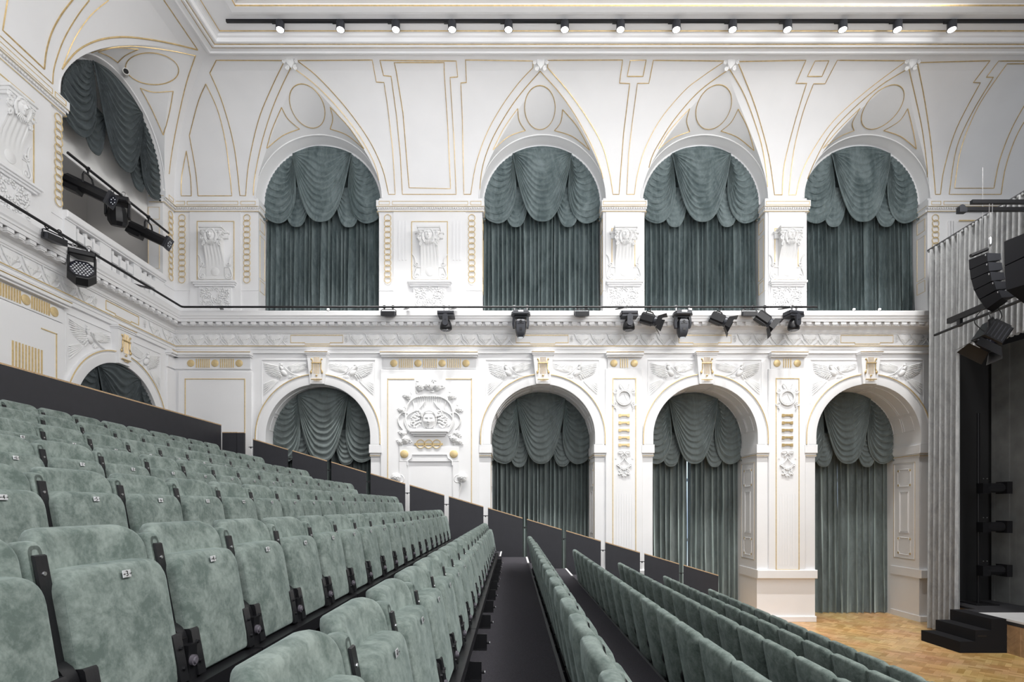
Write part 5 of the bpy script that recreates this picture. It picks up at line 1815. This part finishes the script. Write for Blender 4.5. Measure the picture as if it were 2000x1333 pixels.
def flood(loc, rot, label):
    root = empty('flood_light', loc, rot); tag(root, label, 'flood light')
    mb = MB(); clamp(mb, -.10, .06); clamp(mb, .10, .06)
    mb.tube([(-.17, 0, -.20), (-.17, 0, -.075), (-.14, 0, -.06), (.14, 0, -.06), (.17, 0, -.075), (.17, 0, -.20)], .011, 6); mb.build('yoke', M['black'], root)
    mb = MB()
    mb.loft([[(-.165, -.10, -.24), (.165, -.10, -.24), (.165, -.10, -.13), (-.165, -.10, -.13)], [(-.15, .06, -.20), (.15, .06, -.20), (.15, .06, -.105), (-.15, .06, -.105)], [(-.09, .14, -.18), (.09, .14, -.18), (.09, .14, -.12), (-.09, .14, -.12)]])
    mb.build('housing', M['fixture'], root, smooth=0)
    mb = MB(); mb.box(-.150, .150, -.106, -.100, -.232, -.145); mb.build('lens', M['fixdark'], root, smooth=0)
def moving_big(loc, rot, label):
    root = empty('moving_head_light', loc, rot); tag(root, label, 'moving light')
    mb = MB(); clamp(mb, -.15, .10); clamp(mb, .15, .10); mb.build('clamps', M['steel'], root)
    mb = MB()
    def oct_(w, d, c=.3): return [(-w, -d * c), (-w * .8, -d), (w * .8, -d), (w, -d * c), (w, d * c), (w * .8, d), (-w * .8, d), (-w, d * c)]
    def lv(w, d, z, dy=0): return [(a, b + dy, z) for a, b in oct_(w, d)]
    mb.loft([lv(.17, .12, -.10), lv(.215, .15, -.14), lv(.225, .16, -.20), lv(.17, .13, -.235)])
    mb.build('base', M['fixture'], root, smooth=0)
    mb = MB(); mb.box(-.06, .06, -.158, -.150, -.165, -.125); mb.build('display', M['plate'], root, smooth=0)
    mb = MB()
    for sg in (-1, 1):
        mb.loft([[(sg * x, y, z) for x, y in ((.13, -.06), (.185, -.05), (.185, .05), (.13, .06))] for z in (-.235, )] + [[(sg * (x + .01), y * 1.2, -.40) for x, y in ((.135, -.06), (.19, -.05), (.19, .05), (.135, .06))], [(sg * (x), y * .9, -.50) for x, y in ((.135, -.06), (.18, -.05), (.18, .05), (.135, .06))]])
    mb.box(-.14, .14, -.07, .07, -.26, -.23)
    mb.build('yoke', M['fixture'], root, smooth=40)
    mb = MB()
    mb.loft([lv(.075, .09, -.285), lv(.125, .13, -.36), lv(.13, .135, -.46), lv(.12, .125, -.58), lv(.095, .10, -.67), lv(.065, .075, -.715)])
    hd = mb.build('head', M['fixture'], root, smooth=20)
    mb = MB(); mb.cyl((0, -.125, -.375), (0, -.142, -.375), .035, .03, 16); mb.box(-.07, .07, -.139, -.12, -.43, -.415); mb.box(-.03, .03, -.138, -.12, -.58, -.52); mb.build('vent', M['fixdark'], hd)
    mb = MB(); mb.cyl((0, 0, -.715), (0, 0, -.722), .06, .06, 16); mb.build('lens', M['dimlamp'], hd)
def moving_small(loc, rot, label, mirror=1):
    root = empty('moving_head_light', loc, rot); tag(root, label, 'moving light')
    m_ = mirror
    mb = MB(); clamp(mb, -.045, .11); clamp(mb, .075, .11); mb.build('clamps', M['steel'], root)
    mb = MB(); mb.bevbox(-.19, .19, -.13, .13, -.20, -.12, .02); mb.box(-.17, .20, -.11, .15, -.245, -.19); mb.build('base', M['fixture'], root, smooth=0)
    mb = MB(); x = 0.0 * m_
    prof = [(x + .062 * cos(a), -.26 + .06 * sin(a)) for a in [PI * i / 8 for i in range(9)]] + [(x + .062 * cos(a), -.42 + .06 * sin(a)) for a in [PI + PI * i / 8 for i in range(9)]]
    mb.prism(prof, -.165, -.115); mb.build('yoke', M['fixture'], root, smooth=40)
    mb = MB(); mb.cyl((x, -.166, -.34), (x, -.169, -.34), .014, .014, 12); mb.build('hub', M['fixdark'], root)
    mb = MB()
    def cir(r, z, dx=0): return [(dx + r * cos(2 * PI * i / 20), .0 + r * .85 * sin(2 * PI * i / 20), z) for i in range(20)]
    mb.loft([cir(.05, -.28), cir(.085, -.31), (cir(.12, -.38)), cir(.14, -.46), cir(.14, -.52), cir(.115, -.545)])
    hd = mb.build('head', M['fixdark'], root, smooth=50)
    mb = MB(); mb.cyl((0, 0, -.545), (0, 0, -.552), .10, .10, 20); mb.build('lens', M['glass'], hd)
def fresnel(loc, rot, label, ang=25, door=0):
    root = empty('fresnel_spotlight', loc, rot); tag(root, label, 'fresnel spotlight')
    mb = MB(); clamp(mb, 0, .11)
    mb.tube([(-.075, -.10, -.31), (-.075, -.10, -.13), (-.06, -.07, -.11), (.04, .07, -.11), (.06, .10, -.13), (.06, .10, -.30)], .014, 6); mb.build('yoke', M['black'], root)
    R_ = TR(0, 0, -.30) @ RY(radians(ang))
    mb = MB(R_)
    def bx(x, h, w, c=.03): return [(x, -w, -h + c), (x, -w + c, -h), (x, w - c, -h), (x, w, -h + c), (x, w, h - c), (x, w - c, h), (x, -w + c, h), (x, -w, h - c)]
    mb.loft([bx(-.22, .085, .10), bx(-.21, .10, .115), bx(.09, .10, .115), bx(.10, .085, .10)])
    mb.box(-.20, .08, -.09, .09, .10, .112); mb.box(-.22, .06, -.08, .08, -.118, -.10)
    b = mb.build('housing', M['fixdark'], root, smooth=20)
    mb = MB(R_); mb.cyl((.09, 0, 0), (.155, 0, 0), .105, .112, 24); mb.build('lens_barrel', M['fixture'], b)
    mb = MB(R_); mb.cyl((.156, 0, 0), (.160, 0, 0), .098, .098, 24); mb.build('lens', M['glass'], b)
    for (ax, s_) in (('z', 1), ('z', -1), ('y', 1), ('y', -1)):
        mb = MB(R_)
        if ax == 'z':
            P_ = [(.16, -.10, s_ * .11), (.16, .10, s_ * .11), (.33, .15, s_ * (.20 if s_ > 0 else .26)), (.33, -.15, s_ * (.20 if s_ > 0 else .26))]
            off = (0, 0, s_ * .004)
        else:
            P_ = [(.16, s_ * .11, -.10), (.16, s_ * .11, .10), (.29, s_ * .19, .14), (.29, s_ * .19, -.14)]
            off = (0, s_ * .004, 0)
        mb.loft([P_, [tuple(a + b_ for a, b_ in zip(p, off)) for p in P_]])
        mb.build('barn_door', M['fixdark'], b, smooth=0)
def profile(loc, rot, label):
    """long profile spotlight, beam axis along +x before rot"""
    root = empty('profile_spotlight', loc, rot); tag(root, label, 'profile spotlight')
    mb = MB(); clamp(mb, 0, .10); mb.tube([(0, -.16, -.34), (0, -.16, -.20), (0, -.12, -.13), (0, 0, -.11), (0, .12, -.13), (0, .16, -.20), (0, .16, -.34)], .018, 6); mb.build('yoke', M['black'], root)
    R_ = TR(0, 0, -.38) @ RY(radians(24))
    mb = MB(R_)
    def oc(x, r): return [(x, r * cos(2 * PI * (i + .5) / 8), r * sin(2 * PI * (i + .5) / 8)) for i in range(8)]
    mb.loft([oc(-.42, .09), oc(-.40, .11), oc(.40, .11)]); mb.box(-.40, -.10, -.10, .10, -.17, -.08)
    b = mb.build('barrel', M['fixdark'], root, smooth=0)
    mb = MB(R_)
    mb.loft([[(.40, y, z) for y, z in ((-.12, -.12), (.12, -.12), (.12, .12), (-.12, .12))], [(.46, y, z) for y, z in ((-.13, -.13), (.13, -.13), (.13, .13), (-.13, .13))]]); mb.build('colour_frame', M['fixture'], b, smooth=0)
    mb = MB(R_); mb.cyl((.461, 0, 0), (.470, 0, 0), .095, .095, 20); mb.build('lens', M['glass'], b)
    mb = MB(R_)
    for i in range(6): a = i * 1.05; mb.ell((.472, .055 * cos(a), .055 * sin(a)), .006, .010, .012, 6, 4)
    mb.build('lens_glint', M['dimlamp'], b)
YPp = D + MP
def bx_(u): return (xp(u, MP), YPp, ZPIPE)
flood(bx_(759), (0, 0, 0), 'leftmost small black flood light on the pipe, below the first upper window edge')
flood(bx_(1136), (0, 0, 0), 'small black flood light on the pipe below the second upper window')
flood(bx_(1463), (0, 0, 0), 'small black flood light between two barn-door spotlights on the pipe')
moving_small(bx_(871), (0, 0, 0), 'small moving head light under the corbel between first and second upper windows')
moving_small(bx_(1228), (0, 0, 0), 'small moving head light just left of the first barn-door spotlight')
moving_small(bx_(1550), (0, 0, radians(15)), 'small moving head light at the right end of the pipe')
moving_big(bx_(1017), (0, 0, 0), 'large grey-black moving head light below the second upper window')
moving_big(bx_(1333), (0, 0, 0), 'large grey-black moving head light below the third upper window')
fresnel(bx_(1270), (0, 0, radians(-20)), 'black spotlight with barn doors, left of the third window\'s large moving head', 22)
fresnel(bx_(1406), (0, 0, radians(-15)), 'black spotlight with barn doors, middle of the three on the pipe', 28)
fresnel(bx_(1494), (0, 0, radians(-10)), 'black spotlight with barn doors, rightmost of the three on the pipe', 38)
# rear wall pipe
def lx_(u, X=-W - MP): return (X, -X * F / (U0 - u), ZPIPE)
flood(lx_(104), (0, 0, radians(75)), 'black flood light on the pipe at the left edge, above the wall frieze')
flood_ = None
def wash(loc, rot, label):
    root = empty('wash_light', loc, rot); tag(root, label, 'wash light')
    mb = MB(); clamp(mb, -.1, .10); clamp(mb, .1, .10); mb.build('clamps', M['steel'], root)
    mb = MB(); mb.bevbox(-.20, .20, -.13, .13, -.20, -.10, .02); mb.build('base', M['fixdark'], root, smooth=0)
    mb = MB()
    for sg in (-1, 1): mb.bevbox(min(sg * .17, sg * .21), max(sg * .17, sg * .21), -.07, .07, -.52, -.19, .015)
    mb.build('yoke', M['fixdark'], root, smooth=0)
    R_ = TR(0, 0, -.50) @ RX(radians(-28)) @ Matrix.Scale(1.22, 4)
    mb = MB(R_)
    def oc(y, r): return [(r * cos(2 * PI * (i + .5) / 8), y, r * sin(2 * PI * (i + .5) / 8)) for i in range(8)]
    mb.loft([oc(-.10, .17), oc(-.09, .185), oc(.05, .19), oc(.14, .13)]); h_ = mb.build('head', M['fixdark'], root, smooth=0)
    mb = MB(R_); mb.cyl((0, -.10, 0), (0, -.106, 0), .150, .150, 24); mb.build('lens_plate', M['glass'], h_)
    mb = MB(R_)
    for i in range(-3, 4):
        for j in range(-3, 4):
            x = i * .042 + (j % 2) * .021; z = j * .037
            if x * x + z * z < .135 ** 2: mb.ell((x, -.108, z), .014, .004, .012, 6, 4)
    mb.build('led_lens', M['plate'], h_)
wash(lx_(160), (0, 0, radians(38)), 'black LED wash light hanging from the left wall pipe')
GX = -8.0
def gl(u): return (GX, -GX * F / (U0 - u), 9.165)
profile(gl(172), (0, 0, radians(8)), 'upper left long black profile spotlight in the gallery opening')
profile(gl(290), (0, 0, radians(8)), 'lower right long black profile spotlight in the gallery opening')
root = empty('moving_head_light', gl(230), (0, 0, radians(25))); tag(root, 'large black moving head hanging between the two profile spotlights', 'moving light')
mb = MB(); clamp(mb, -.1, .10); clamp(mb, .1, .10); mb.build('clamps', M['steel'], root)
mb = MB(); mb.bevbox(-.20, .20, -.14, .14, -.22, -.10, .03); mb.build('base', M['fixdark'], root, smooth=0)
mb = MB()
for sg in (-1, 1): mb.bevbox(min(sg * .17, sg * .22), max(sg * .17, sg * .22), -.06, .06, -.50, -.20, .015)
mb.build('yoke', M['fixdark'], root, smooth=0)
mb = MB(TR(0, 0, -.47) @ RX(radians(15)))
def oc(z, r, s_=1.0): return [(r * s_ * cos(2 * PI * (i + .5) / 10), r * sin(2 * PI * (i + .5) / 10), z) for i in range(10)]
mb.loft([oc(.20, .10), oc(.15, .15), oc(.0, .185), oc(-.12, .18), oc(-.20, .13)]); mb.build('head', M['fixdark'], root, smooth=25)

# ---- small glowing uplights on the ledge
for u, nm in ((641, 'below the first upper window'), (1349, 'beside the large moving head of the third window'), (1668, 'left of the pair below the fourth upper window'), (1718, 'right of the pair below the fourth upper window')):
    m_ = -.34
    root = empty('ledge_spotlight', (xp(u, m_), D + m_, Z_LEDGE)); tag(root, 'tiny glowing spotlight on the ledge ' + nm, 'spotlight', 'tiny lamps on the ledge')
    mb = MB(); mb.cyl((0, 0, 0), (0, 0, .02), .03, .025, 12); mb.build('foot', M['steel'], root)
    mb = MB(); mb.ell((0, 0, .035), .028, .028, .024, 12, 8); mb.build('lamp', M['lampglow'], root)

# ================================================================== STAGE
XS = 9.62     # line of the house curtain
def cloth_y(y0, y1, z0, z1, X, n, amp, seed, mat, name, label, cat='curtain', group=None, nz=8, flare=.0):
    """cloth hanging in a plane along y"""
    rnd = random.Random(seed)
    root = empty(name, (X, y0, z0)); tag(root, label, cat, group)
    offs = [rnd.uniform(-.6, .6) for _ in range(int(n) + 3)]
    def fn(a, b):
        k = a * n; i = int(k); o_ = lerp(offs[i], offs[i + 1], k - i)
        ph = 2 * PI * (k + .3 * o_)
        s_ = .5 + .5 * sin(ph)
        am = amp * (1.0 - .35 * b)
        return (-am * s_ ** 1.3, (y1 - y0) * a + .12 * (y1 - y0) / n * cos(ph), (z1 - z0) * b + (.012 * sin(ph * 2) if b == 0 else 0))
    m = MB(); m.grid(fn, int(n * 9), nz); m.build('cloth', mat, root, smooth=70)
    return root
ztop = 8.63
r1 = cloth_y(11.86, 12.80, .03, ztop, XS - .03, 6, .17, 5, M['stagegrey'], 'stage_curtain', 'full-length grey stage curtain right of the fourth lower arch')
for i in range(10):
    m = MB(); m.ell((-.05, .05 + i * .095, ztop - .03), .02, .035, .03, 6, 5); m.build('curtain_tie', M['stagegrey'], r1)
r2 = cloth_y(8.5, 11.92, 6.04, ztop, XS - .06, 27, .12, 8, M['stagegrey'], 'stage_border', 'short grey border curtain behind the hanging loudspeakers at upper right')
for i in range(36):
    m = MB(); m.ell((-.04, .05 + i * .093, ztop - 6.04 - .01), .018, .03, .03, 6, 5); m.build('curtain_tie', M['stagegrey'], r2)
root = empty('curtain_rail', (XS - .08, 10.6, ztop + .03)); tag(root, 'pale rail carrying the grey stage curtain and border', 'rail')
m = MB(); m.tube([(0, -2.2, 0), (0, 2.2, 0)], .025, 8); m.build('tube', M['nosing'], root)
# stage opening: dark house behind
mb = MB()
mb.quad((XS + .02, 12.84, 0), (XS + .02, 12.84, ztop), (XS + 6, 12.84, ztop), (XS + 6, 12.84, 0))
mb.quad((XS + .1, -2, ztop + .02), (XS + 6, -2, ztop + .02), (XS + 6, 12.84, ztop + .02), (XS + .1, 12.84, ztop + .02))
mb.quad((XS + 5.9, -2, 0), (XS + 5.9, 12.84, 0), (XS + 5.9, 12.84, ztop), (XS + 5.9, -2, ztop))
mb.quad((XS + .1, -2, 0), (XS + 5.9, -2, 0), (XS + 5.9, -2, ztop), (XS + .1, -2, ztop))
tag(mb.build('wall_stage', M['blackmat'], smooth=0), kind='structure')
ZST = .648
root = empty('stage_platform', (9.42, 8, 0)); tag(root, 'raised stage with herringbone oak front and pale grey floor at lower right', 'stage')
mb = MB(); mb.box(0.0, 6.3, -8, 3.64, 0, ZST - .04); mb.box(.28, 6.3, 3.64, 4.8, 0, ZST - .04); mb.build('base', M['oakfront'], root, smooth=0)
mb = MB(); mb.box(-.01, .0, -8, 3.64, ZST - .10, ZST - .001); mb.box(-.01, 6.3, 3.25, 3.64, ZST - .04, ZST); mb.box(.27, 6.3, 3.64, 4.8, ZST - .04, ZST); mb.build('black_edge', M['stageblack'], root, smooth=0)
mb = MB(); mb.box(-.012, 6.3, -8, 3.25, ZST - .035, ZST + .004); mb.build('floor_cloth', M['stagefloor'], root, smooth=0)
mb = MB()
for j in range(10):
    y = 2.55 - j * .42
    for s_ in (-1, 1):
        for q in range(5):
            z0 = .02 + q * .13
            mb.add([(-.006, y, z0), (-.006, y + s_ * .19, z0 + .19 if z0 + .19 < .56 else .56), (-.004, y + s_ * .19, min(.56, z0 + .196)), (-.004, y, z0 + .006)], [(0, 1, 2, 3)])
    mb.box(-.008, 0, y + .198, y + .222, 0, .55)
mb.build('herringbone', M['oakfront'], root, smooth=0)
# stage steps
root = empty('stage_steps', (8.52, 10.62, 0)); tag(root, 'black carpeted three-step block leading up to the stage', 'stairs')
h = ZST / 3
mb = MB(); mb.prism([(0, 0), (.90, 0), (.90, 3 * h), (.60, 3 * h), (.60, 2 * h), (.30, 2 * h), (.30, h), (0, h)], 0, 1.0); mb.build('block', M['stepcarpet'], root, smooth=0)
mb = MB(); 
for i in range(3): mb.tube([(.30 * i + .004, -.002, h * (i + 1) - .004), (.30 * i + .004, 1.0, h * (i + 1) - .004)], .004, 4); 
mb.build('edge_piping', M['fixdark'], root)
mb = MB(); mb.prism([(.40 + .02 * cos(a) - .045, h * 1.5 + .018 * sin(a)) for a in [PI / 2 + PI * i / 6 for i in range(7)]] + [(.49 + .02 * cos(a), h * 1.5 + .018 * sin(a)) for a in [-PI / 2 + PI * i / 6 for i in range(7)]], -.004, .002)
mb.build('grip_hole', M['ink'], root, smooth=0)
# side masking on the stage
def masking(x0, x1, y, z0, z1, n, label, seed, mat):
    rnd = random.Random(seed)
    root = empty('masking_curtain', (x0, y, z0)); tag(root, label, 'curtain')
    dx = x1[0] - x0; dy = x1[1] - y
    def fn(a, b):
        s_ = .5 + .5 * sin(2 * PI * (a * n + .2 * sin(a * 17 + seed)))
        return (dx * a + .0, dy * a - .09 * s_, (z1 - z0) * b)
    m = MB(); m.grid(fn, int(n * 8), 6); m.build('cloth', mat, root, smooth=70)
masking(10.93, (11.05, 11.7), 12.78, ZST, 6.4, 9, 'dark grey masking curtain standing deep on the stage at the right edge', 3, M['stagedark'])
# lamp tower in the dark wings
root = empty('side_light_tower', (10.28, 12.3, ZST)); tag(root, 'black boom stand with side lights in the dark stage wing', 'lighting stand')
mb = MB(); mb.tube([(0, 0, 0), (0, 0, 4.2)], .03, 8); mb.box(-.25, .25, -.25, .25, 0, .02); mb.build('pole', M['black'], root)
for zz in (.75, 1.70, 2.55):
    mb = MB(); mb.cyl((.05, -.08, zz), (.45, -.12, zz), .10, .11, 12); mb.box(-.05, .12, -.18, .0, zz - .12, zz + .10); mb.box(.40, .52, -.26, .02, zz - .13, zz + .13); mb.build('side_light', M['fixdark'], root, smooth=0)
    mb = MB(); mb.ell((.0, -.13, zz + .20), .012, .012, .012, 6, 4); mb.ell((.08, -.13, zz + .20), .012, .012, .012, 6, 4); mb.build('glint', M['steel'], root)
# ---- flown line array, bars and big fresnel
XB = 8.6
root = empty('flown_bar', (XB, 9.0, 6.44)); tag(root, 'black flown double bar running towards the camera at upper right', 'lighting bar')
mb = MB(); mb.box(-.04, .04, -3, 10.99 - 9, -.05, .05); mb.build('upper_bar', M['black'], root, smooth=0)
mb = MB(); mb.tube([(-.02, -3, -.17), (-.02, 2.33, -.17)], .025, 8); mb.build('pipe', M['black'], root)
for yy in (1.72, .35, -1.2):
    mb = MB(); mb.box(-.03, .03, yy - .04, yy + .04, -.19, .02); mb.build('strut', M['black'], root, smooth=0)
for yy in (1.2,):
    mb = MB(); mb.tube([(0, yy, .04), (0, yy, 2.55)], .006, 5); mb.ell((0, yy, .14), .025, .025, .05, 8, 6); mb.ell((0, yy, .28), .018, .018, .06, 8, 6); mb.build('hanging_wire', M['steel'], root)
# line array
root = empty('line_array_speaker', (0, 0, 0)); tag(root, 'curved hanging column of six black loudspeaker cabinets in front of the grey border', 'loudspeaker')
Ya = 8.9
def AP(u, v, dy=0): return ((u - U0) / F * (Ya + dy), Ya + dy, ZC + (V0 - v) / F * (Ya + dy))
# outlines of the cabinets measured in the plane of the column, widened 0.45 m away from the viewer
cabs = [((1892, 508), (1928, 494), (1929, 511), (1893, 527)), ((1894, 528), (1930, 512), (1932, 530), (1896, 546)), ((1897, 547), (1934, 531), (1937, 549), (1902, 567)), ((1903, 568), (1941, 549), (1946, 566), (1912, 585)), ((1913, 586), (1950, 567), (1957, 582), (1926, 604))]
for c in cabs:
    mb = MB()
    fr = [AP(*p) for p in c]
    bk = [(p[0] + .30, p[1] - .05 + .28, p[2] + (.0 if i in (0, 1) else .03)) for i, p in enumerate(fr)]
    nose = [(fr[1][0] + .20, fr[1][1] - .02, fr[1][2] - .02), (fr[2][0] + .20, fr[2][1] - .02, fr[2][2] + .02)]
    mb.loft([fr, bk])
    b = mb.build('cabinet', M['fixdark'], root, smooth=0)
    mb = MB()
    mb.loft([[fr[1], nose[0], nose[1], fr[2]], [bk[1], (nose[0][0], bk[1][1], nose[0][2]), (nose[1][0], bk[1][1], nose[1][2]), bk[2]]]); mb.build('horn', M['fixture'], b, smooth=0)
    mb = MB(); q = Vector(fr[1]).lerp(Vector(fr[2]), .3); mb.ell((q.x - .03, q.y - .004, q.z), .012, .006, .016, 6, 4); mb.build('badge', M['steel'], b)
mb = MB(); a = AP(1896, 500); b = AP(1928, 487); mb.tube([a, b], .03, 6); mb.build('fly_frame', M['black'], root)
mb = MB(); a = AP(1930, 487); mb.tube([a, (a[0] + .02, a[1], 7.62)], .005, 4); mb.tube([(a[0] + .05, a[1], a[2]), (a[0] + .07, a[1], 7.62)], .005, 4); mb.ell((a[0] + .03, a[1], a[2] + .12), .03, .03, .08, 8, 6); mb.build('chain', M['steel'], root)
# second, larger speaker at the frame edge
root = empty('large_speaker_cluster', (8.15, 8.0, 6.2)); tag(root, 'large black loudspeaker cabinets cut off by the right edge of the picture', 'loudspeaker')
Yb = 7.6
def BP(u, v): return ((u - U0) / F * Yb, Yb, ZC + (V0 - v) / F * Yb)
for c in (((1961, 472), (2040, 440), (2040, 482), (1962, 519)), ((1962, 521), (2040, 485), (2040, 545), (1965, 567))):
    mb = MB(); fr = [BP(*p) for p in c]; o_ = Vector((-U0 * 0, -4, ZC)); 
    fr = [(p[0] - 8.15, p[1] - 8.0, p[2] - 6.2) for p in fr]
    mb.loft([fr, [(p[0] + .7, p[1] + .5, p[2]) for p in fr]]); mb.build('cabinet', M['fixdark'], root, smooth=0)
# theatre spotlight with big barn doors under the bar
Yc = 9.4
root = empty('theatre_spotlight', ((1938 - U0) / F * Yc, Yc, ZC + (V0 - 612) / F * Yc)); tag(root, 'large black spotlight with barn doors under the flown bar', 'theatre spotlight')
mb = MB(); mb.tube([(-.16, -.12, -.38), (-.16, -.12, -.16), (0, 0, -.07), (.16, .12, -.16), (.16, .12, -.38)], .018, 6); mb.build('yoke', M['black'], root)
R_ = TR(0, 0, -.36) @ RZ(radians(-12)) @ RX(radians(-0)) @ RY(radians(32))
mb = MB(R_); mb.bevbox(-.17, .17, -.17, .17, -.16, .16, .02); mb.box(-.13, .13, -.13, .13, .16, .19); b = mb.build('housing', M['fixdark'], root, smooth=0)
mb = MB(R_)
for i in range(5): mb.box(-.14 + i * .06, -.12 + i * .06, -.176, -.168, -.12, .12)
mb.build('cooling_fin', M['fixture'], b, smooth=0)
mb = MB(R_); mb.cyl((0, 0, -.16), (0, 0, -.20), .15, .15, 20); mb.build('lens', M['glass'], b)
for dx, dy, w_, t_ in ((-1, 0, .17, 0), (1, 0, .17, 0), (0, -1, .17, 0), (0, 1, .17, 0)):
    mb = MB(R_)
    if dx: P_ = [(dx * .17, -w_, -.20), (dx * .17, w_, -.20), (dx * .27, w_ + .05, -.38), (dx * .27, -w_ - .05, -.38)]; off = (dx * .004, 0, 0)
    else: P_ = [(-w_, dy * .17, -.20), (w_, dy * .17, -.20), (w_ + .05, dy * .27, -.38), (-w_ - .05, dy * .27, -.38)]; off = (0, dy * .004, 0)
    mb.loft([P_, [tuple(a + b_ for a, b_ in zip(p, off)) for p in P_]]); mb.build('barn_door', M['fixdark'], b, smooth=0)
mb = MB(); mb.tube(smooth_curve([(-.20, -.1, -.35), (-.30, 0, -.15), (-.18, 0, .05), (-.05, 0, .10)]), .008, 5); mb.tube(smooth_curve([(.0, -.1, -.25), (-.05, 0, -.02), (.08, 0, .10), (.16, 0, -.05), (.10, 0, -.15)]), .009, 5); mb.build('cable', M['ink'], root)
# two black steel beams at the upper right, with pulley block
for (u0, v, v1, Y, nm) in ((1897, 391.5, 399.5, 9.6, 'upper'), (1880, 406, 414, 9.9, 'lower')):
    x0 = (u0 - U0) / F * Y; z1 = ZC + (V0 - v) / F * Y; z0 = ZC + (V0 - v1) / F * Y
    root = empty('steel_beam', (x0, Y, z0)); tag(root, '%s of two short black steel beams above the stage curtain' % nm, 'steel beam')
    mb = MB(); mb.box(0, 1.6, -.03, .03, .01, z1 - z0); mb.build('beam', M['black'], root, smooth=0)
    if nm == 'lower':
        mb = MB(); mb.cyl((-.03, -.04, .06), (-.03, .04, .06), .055, .055, 16); mb.box(-.08, .05, -.045, .045, -.02, .06); mb.build('pulley', M['fixture'], root)
